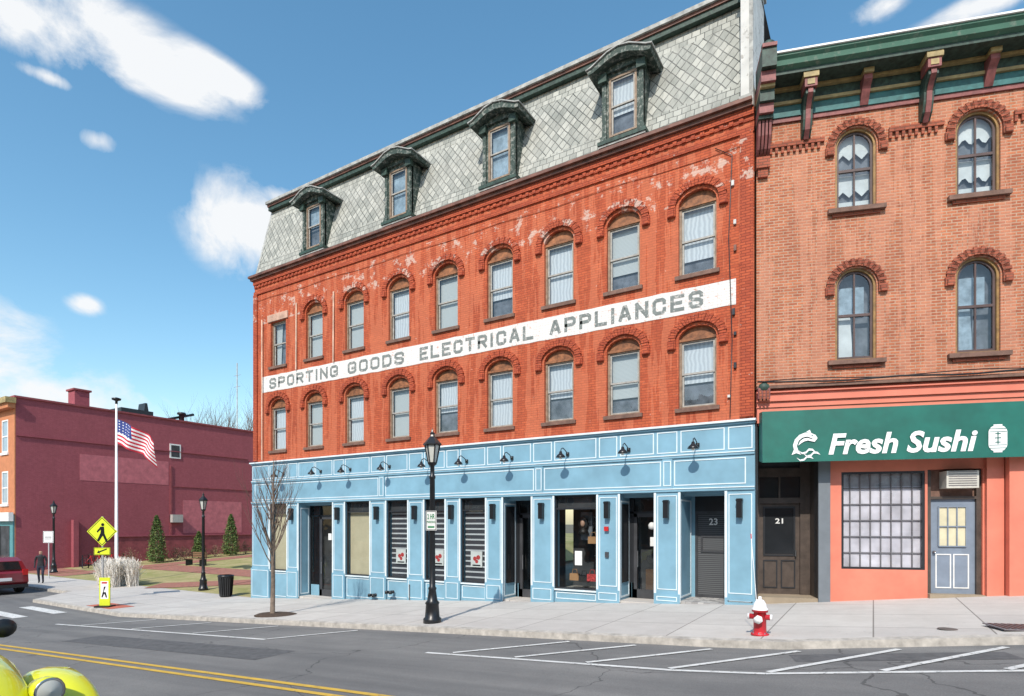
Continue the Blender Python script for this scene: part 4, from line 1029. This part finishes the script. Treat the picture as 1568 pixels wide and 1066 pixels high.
for cx,cy in ((-.9,0),(-.3,.3),(.3,-.1),(.9,.2),(0,-.5),(.6,-.5),(-.6,-.4)):
    for k in range(420):
        a=U(0,6.283); ln=U(.7,1.5); lean=U(.05,.55); p0=Vector((cx+U(-.2,.2),cy+U(-.2,.2),0)); p1=p0+Vector((math.cos(a)*lean*.45,math.sin(a)*lean*.45,ln*.65)); p2=p0+Vector((math.cos(a)*lean,math.sin(a)*lean,ln*(1-lean*.35)))
        w=Vector((-math.sin(a),math.cos(a),0))*.011
        b.add([tuple(p0-w),tuple(p0+w),tuple(p1+w),tuple(p1-w),tuple(p2+w*.9),tuple(p2-w*.9)],[(0,1,2,3),(3,2,4,5)],mPamp if R()<.8 else mPamp2)
b.obj('ornamental_grass',None,(-31.9,14.5,gz(-32.6)))
# ================================================================= VEHICLES
mTire=M('tyre',(.02,.02,.02),.8); mRim=M('alloy',(.45,.45,.46),.3,.8); mCarG=M('car_glass',(.015,.018,.02),.05,spec=.8)
def carpaint(name,c):
    m,n,l,b=nmat(name); b.inputs['Roughness'].default_value=.3; b.inputs['Coat Weight'].default_value=1; b.inputs['Coat Roughness'].default_value=.04
    tc=n.new('ShaderNodeTexCoord'); l.new(ramp(n,l,noise(n,l,tc.outputs['Object'],3,3),.3,.7,[x*.93 for x in c],c),b.inputs['Base Color']); return m
def wheel(b,x,y,r,w=.2):
    pr=[(.0,-w/2),(r*.6,-w/2),(r*.62,-w/2-.01),(r*.95,-w/2),(r,-w/3),(r,w/3),(r*.95,w/2),(r*.62,w/2+.01),(r*.6,w/2),(0,w/2)]
    T=b.T.copy(); b.T=b.T@Matrix.Translation((x,y,r))@Matrix.Rotation(math.pi/2,4,'X')
    b.lathe(0,0,0,pr,mTire,24); b.lathe(0,0,0,[(.0,-w/2-.015),(r*.5,-w/2-.02),(r*.58,-w/2)],mRim,14); b.lathe(0,0,0,[(.0,w/2+.015),(r*.5,w/2+.02),(r*.58,w/2)],mRim,14)
    b.T=T
mRC=carpaint('red_car_paint',(.22,.012,.018))
b=B()
prof=[(-2.3,.45),(-2.32,.75),(-2.15,.95),(-1.2,1.08),(2.2,1.1),(2.32,.95),(2.33,.55),(2.2,.35),(-2.2,.32)]
def lp(prof,ws,m):
    n=len(prof)
    vs=[(x,s*w,z) for s in (-1,1) for (x,z),w in zip(prof,ws)]
    fs=[tuple(range(n)),tuple(reversed(range(n,2*n)))]+[(i,i+n,(i+1)%n+n,(i+1)%n) for i in range(n)]
    b.add(vs,fs,m)
lp(prof,[.82,.85,.86,.9,.9,.86,.88,.84,.82],mRC)
lp([(-1.25,1.075),(-.55,1.6),(.0,1.68),(1.7,1.66),(2.1,1.5),(2.25,1.09)],[.86,.68,.66,.66,.70,.84],mRC)
lp([(-1.12,1.10),(-.50,1.56),(.0,1.62),(1.65,1.60),(2.0,1.12)],[.872,.725,.712,.712,.868],mCarG)
b.quad((2.262,-.62,1.12),(2.262,.62,1.12),(2.12,.56,1.48),(2.12,-.56,1.48),mCarG)
for x in (-.35,.85): lp([(x,1.1),(x+.08,1.1),(x+.08,1.62),(x,1.62)],[.88,.88,.722,.722],mRC)
for sy in (-1,1):
    b.box(2.2,2.34,sy*.76-.1,sy*.76+.1,.85,1.12,M('tail_light',(.5,.01,.01),.2)); b.box(-2.36,-2.2,sy*.68-.15,sy*.68+.15,.72,.9,mPW)
    b.box(-1.0,-.8,sy*.98-.08,sy*.98+.08,1.08,1.2,mRC)
    for x in (-1.45,1.4): wheel(b,x,sy*.82,.36,.24)
b.box(2.33,2.36,-.26,.26,.62,.76,mPW); b.box(-2.35,2.36,-.86,.86,.30,.45,mBlackF)
b.obj('parked_suv',None,(-35.3,10.35,gz(-33.7)-.13),0,.03)
mYC=carpaint('yellow_car_paint',(.74,.74,.02))
b=B()
def loft(secs,m):
    n=len(secs[0]); vs=[p for s in secs for p in s]; fs=[]
    for k in range(len(secs)-1):
        for i in range(n-1): fs.append((k*n+i,k*n+i+1,(k+1)*n+i+1,(k+1)*n+i))
    fs.append(tuple(range(n))); fs.append(tuple(reversed(range((len(secs)-1)*n,len(secs)*n)))); b.add(vs,fs,m,True)
def sec(x,hw,zt,zb,e=.5,n=20):
    o=[]
    for i in range(n+1):
        t=math.pi*i/n; c,s=math.cos(t),math.sin(t)
        o.append((x,hw*math.copysign(abs(c)**e,c),zb+(zt-zb)*abs(s)**e))
    return o
loft([sec(.0,.30,.62,.35,.7),sec(-.06,.38,.72,.3,.6),sec(-.25,.46,.88,.28,.55),sec(-.7,.54,.99,.26,.5),sec(-1.3,.60,1.02,.26,.5),sec(-1.5,.66,.99,.26,.45),sec(-2.6,.76,.95,.26,.45),sec(-3.2,.72,.92,.28,.5),sec(-3.8,.55,.72,.32,.6),sec(-3.95,.4,.55,.38,.7)],mYC)
for sy in (-1,1):
    for (xc,L_,top) in ((-.62,.60,.80),(-3.0,.62,.84)):
        secs=[]
        for k in range(15):
            t=k/14; a=math.pi*t; x=xc+L_*math.cos(a); h=.30+(top-.30)*max(.06,math.sin(a))**.75
            o=[]
            for i in range(11):
                q=math.pi*i/10; o.append((x,sy*.70+.20*(.35+.65*max(0,math.sin(a))**.6)*math.copysign(abs(math.cos(q))**.6,math.cos(q)),.28+(h-.28)*abs(math.sin(q))**.6))
            secs.append(o)
        loft(secs,mYC)
    wheel(b,-.66,sy*.76,.31,.24); wheel(b,-3.0,sy*.76,.32,.26)
    b.box(-2.5,-1.1,sy*.78-.08,sy*.78+.08,.24,.32,mYC)
    T=b.T.copy(); b.T=Matrix.Translation((-.14,sy*.47,.74))@Matrix.Rotation(math.pi/2,4,'Y')
    b.lathe(0,0,0,[(0,-.2),(.07,-.15),(.10,-.03),(.105,.03),(.095,.045)],mYC,18); b.lathe(0,0,0,[(.096,.04),(.10,.055),(.082,.05)],mChrome,18); b.lathe(0,0,0,[(.085,.048),(.05,.07),(0,.078)],mLampGlass,18)
    b.T=T
    b.ell((-.12,sy*.70,.46),(.05,.05,.03),M('amber_lens',(.7,.2,.01),.2),10,6)
    b.tube([(-1.52,sy*.56,.93),(-1.55,sy*.64,1.0)],.012,mBlack,5); b.ell((-1.56,sy*.66,1.04),(.05,.10,.085),mBlack,12,8)
b.quad((-1.42,-.55,.95),(-1.42,.55,.95),(-1.85,.48,1.30),(-1.85,-.48,1.30),mCarG)
for y in (-.55,.55): b.tube([(-1.42,y,.95),(-1.85,y*.87,1.31)],.02,mBlack,6)
b.tube([(-1.85,-.48,1.31),(-1.85,.48,1.31)],.02,mBlack,6)
b.ell((-2.35,0,.95),(.55,.55,.05),mBlack,16,6)
for y in (-.3,.3): b.ell((-2.65,y,1.05),(.1,.2,.22),mBlack,12,8)
for k in range(7): b.box(.0,.012,-.2+k*.06,-.18+k*.06,.42,.6,mChrome)
for k in range(6): b.box(-1.1+k*.07,-1.07+k*.07,-.35,.35,1.004,1.03,mBlackF)
b.obj('yellow_sports_car',None,(-5.95,1.66,gz(-7)-.13),0,0,1.17)
# ================================================================= PERSON
def person(x,y,rz_):
    J={'pel':(0,0,.92,.13),'sp':(0,0.0,1.1,.125),'ch':(0,0,1.3,.15),'nk':(0,0,1.47,.055),'hd':(0,-.01,1.58,.085),'ht':(0,0,1.68,.08),
       'ls':(.17,0,1.40,.065),'le':(.24,.02,1.13,.045),'lw':(.22,-.10,.90,.032),'lh':(.22,-.13,.82,.03),
       'rs':(-.17,0,1.40,.065),'re':(-.24,.04,1.13,.045),'rw':(-.24,-.04,.88,.032),'rh':(-.24,-.05,.80,.03),
       'lk':(.10,-.12,.50,.062),'la':(.10,-.02,.09,.045),'lt':(.10,-.17,.04,.04),'lH':(.10,0,.85,.09),
       'rk':(-.10,.04,.49,.062),'ra':(-.10,.20,.10,.045),'rt':(-.10,.07,.04,.04),'rH':(-.10,0,.85,.09)}
    E=[('pel','sp'),('sp','ch'),('ch','nk'),('nk','hd'),('hd','ht'),('ch','ls'),('ls','le'),('le','lw'),('lw','lh'),('ch','rs'),('rs','re'),('re','rw'),('rw','rh'),('pel','lH'),('lH','lk'),('lk','la'),('la','lt'),('pel','rH'),('rH','rk'),('rk','ra'),('ra','rt')]
    ks=list(J); me=bpy.data.meshes.new('person'); me.from_pydata([J[k][:3] for k in ks],[(ks.index(a),ks.index(c)) for a,c in E],[])
    ob=bpy.data.objects.new('pedestrian',me); scene.collection.objects.link(ob)
    sk=ob.modifiers.new('skin','SKIN')
    if not me.skin_vertices:
        bpy.context.view_layer.objects.active=ob; ob.select_set(True)
        bpy.ops.mesh.customdata_skin_add()
    for i,k in enumerate(ks):
        me.skin_vertices[0].data[i].radius=(J[k][3],J[k][3]*(.75 if k in('pel','sp','ch') else 1)); me.skin_vertices[0].data[i].use_root=(k=='pel')
    su=ob.modifiers.new('sub','SUBSURF'); su.levels=1; su.render_levels=1
    m,n,l,bs=nmat('person_clothes'); tc=n.new('ShaderNodeTexCoord'); sp=n.new('ShaderNodeSeparateXYZ'); l.new(tc.outputs['Object'],sp.inputs[0])
    cr=n.new('ShaderNodeValToRGB'); cr.color_ramp.interpolation='CONSTANT'; l.new(mth(n,l,'DIVIDE',sp.outputs[2],1.8),cr.inputs[0]); e=cr.color_ramp.elements
    e[0].color=(.02,.02,.02,1); e[1].position=.06; e[1].color=(.02,.025,.045,1)
    for p_,c_ in ((.5,(.025,.025,.03,1)),(.83,(.42,.24,.17,1)),(.92,(.02,.015,.01,1))): q=e.new(p_); q.color=c_
    l.new(cr.outputs[0],bs.inputs['Base Color']); bs.inputs['Roughness'].default_value=.8; me.materials.append(m)
    ob.location=(x,y,gz(x)); ob.rotation_euler=(0,0,rz_)
try: person(-36.4,12.9,math.radians(60))
except Exception as ex: print('person',ex)
# ================================================================= LIGHT, SKY, CAMERA
sd=Vector((.22,-.975,0)).normalized(); el=math.radians(43)
sdir=Vector((sd.x*math.cos(el),sd.y*math.cos(el),math.sin(el)))
L=bpy.data.lights.new('sun','SUN'); L.energy=4.5; L.angle=math.radians(.5); L.color=(1,.94,.85)
lo=bpy.data.objects.new('sun',L); scene.collection.objects.link(lo); lo.rotation_euler=sdir.to_track_quat('Z','Y').to_euler(); lo.location=(0,-20,30)
w=bpy.data.worlds.new('World'); scene.world=w; w.use_nodes=True; n=w.node_tree.nodes; l=w.node_tree.links
bg=n['Background']; bg.inputs[1].default_value=.13
sky=n.new('ShaderNodeTexSky'); sky.sky_type='NISHITA'; sky.sun_disc=False; sky.sun_elevation=el; sky.sun_rotation=math.atan2(sd.x,sd.y); sky.air_density=1.2; sky.dust_density=.9; sky.ozone_density=1.2
tc=n.new('ShaderNodeTexCoord'); d=tc.outputs['Generated']
sp=n.new('ShaderNodeSeparateXYZ'); l.new(d,sp.inputs[0])
az=mth(n,l,'ARCTAN2',sp.outputs[0],sp.outputs[1]); elv=mth(n,l,'ARCSINE',sp.outputs[2])
mpn=n.new('ShaderNodeMapping'); mpn.inputs['Scale'].default_value=(1,1,1.5); l.new(d,mpn.inputs[0])
nz1=n.new('ShaderNodeTexNoise'); nz1.inputs['Scale'].default_value=6; nz1.inputs['Detail'].default_value=7; nz1.inputs['Roughness'].default_value=.62; nz1.inputs['Distortion'].default_value=.5; l.new(mpn.outputs[0],nz1.inputs[0])
tot=None
clouds=[(60,25,190,70,0,1.2),(200,75,170,62,8,1.2),(320,110,100,32,12,1.0),(260,140,70,18,4,.9),(75,119,55,13,2,.85),(150,215,36,22,-4,1.0),(375,345,90,76,0,1.2),(430,302,60,20,0,.85),(130,467,30,16,0,.85),
 (0,545,95,85,0,1.05),(90,605,190,48,0,.9),(1350,8,45,24,0,.9),(1510,5,120,24,0,1.1)]
for px,py,rx,ry,ro,am in clouds:
    u=(px-784)/897; v=(803-py)/897; a=-math.radians(31.67)+math.atan(u); e=math.atan(v/math.sqrt(1+u*u))
    cb=n.new('ShaderNodeCombineXYZ'); l.new(az,cb.inputs[0]); l.new(elv,cb.inputs[1])
    mp=n.new('ShaderNodeMapping'); mp.vector_type='TEXTURE'; l.new(cb.outputs[0],mp.inputs[0])
    mp.inputs['Location'].default_value=(a,e,0); mp.inputs['Rotation'].default_value=(0,0,-math.radians(ro)); k=1/(1+u*u)
    mp.inputs['Scale'].default_value=(rx/897*k*1.15,ry/897*k**.5/(1+v*v*.6)*1.1,1)
    ln=n.new('ShaderNodeVectorMath'); ln.operation='LENGTH'; l.new(mp.outputs[0],ln.inputs[0])
    val=mth(n,l,'MULTIPLY',mth(n,l,'SUBTRACT',1.15,ln.outputs['Value'],clamp=True),am)
    tot=val if tot is None else mth(n,l,'MAXIMUM',tot,val)
mask=mth(n,l,'MULTIPLY_ADD',mth(n,l,'SUBTRACT',nz1.outputs['Fac'],.5),3.6,tot)
gate=mth(n,l,'MULTIPLY',tot,2.2,clamp=True)
mask=mth(n,l,'MULTIPLY',ramp(n,l,mask,.18,1.25 if False else 1.0),gate)
hs=n.new('ShaderNodeHueSaturation'); hs.inputs['Hue'].default_value=.487; hs.inputs['Saturation'].default_value=1.22; hs.inputs['Value'].default_value=1.55; l.new(sky.outputs[0],hs.inputs['Color'])
cl=mixn(n,l,mth(n,l,'MULTIPLY',mask,.95),hs.outputs[0],(7.4,7.5,7.6))
l.new(cl,bg.inputs[0])
cam=bpy.data.cameras.new('camera'); co=bpy.data.objects.new('camera',cam); scene.collection.objects.link(co); scene.camera=co
cam.sensor_width=36; cam.lens=897/1568*36; cam.shift_y=270/1568; cam.clip_end=6000; cam.clip_start=.1
co.rotation_euler=(math.pi/2,0,math.radians(31.67)); co.location=(0,0,0)
scene.view_settings.view_transform='Standard'; scene.view_settings.look='None'; scene.view_settings.exposure=0
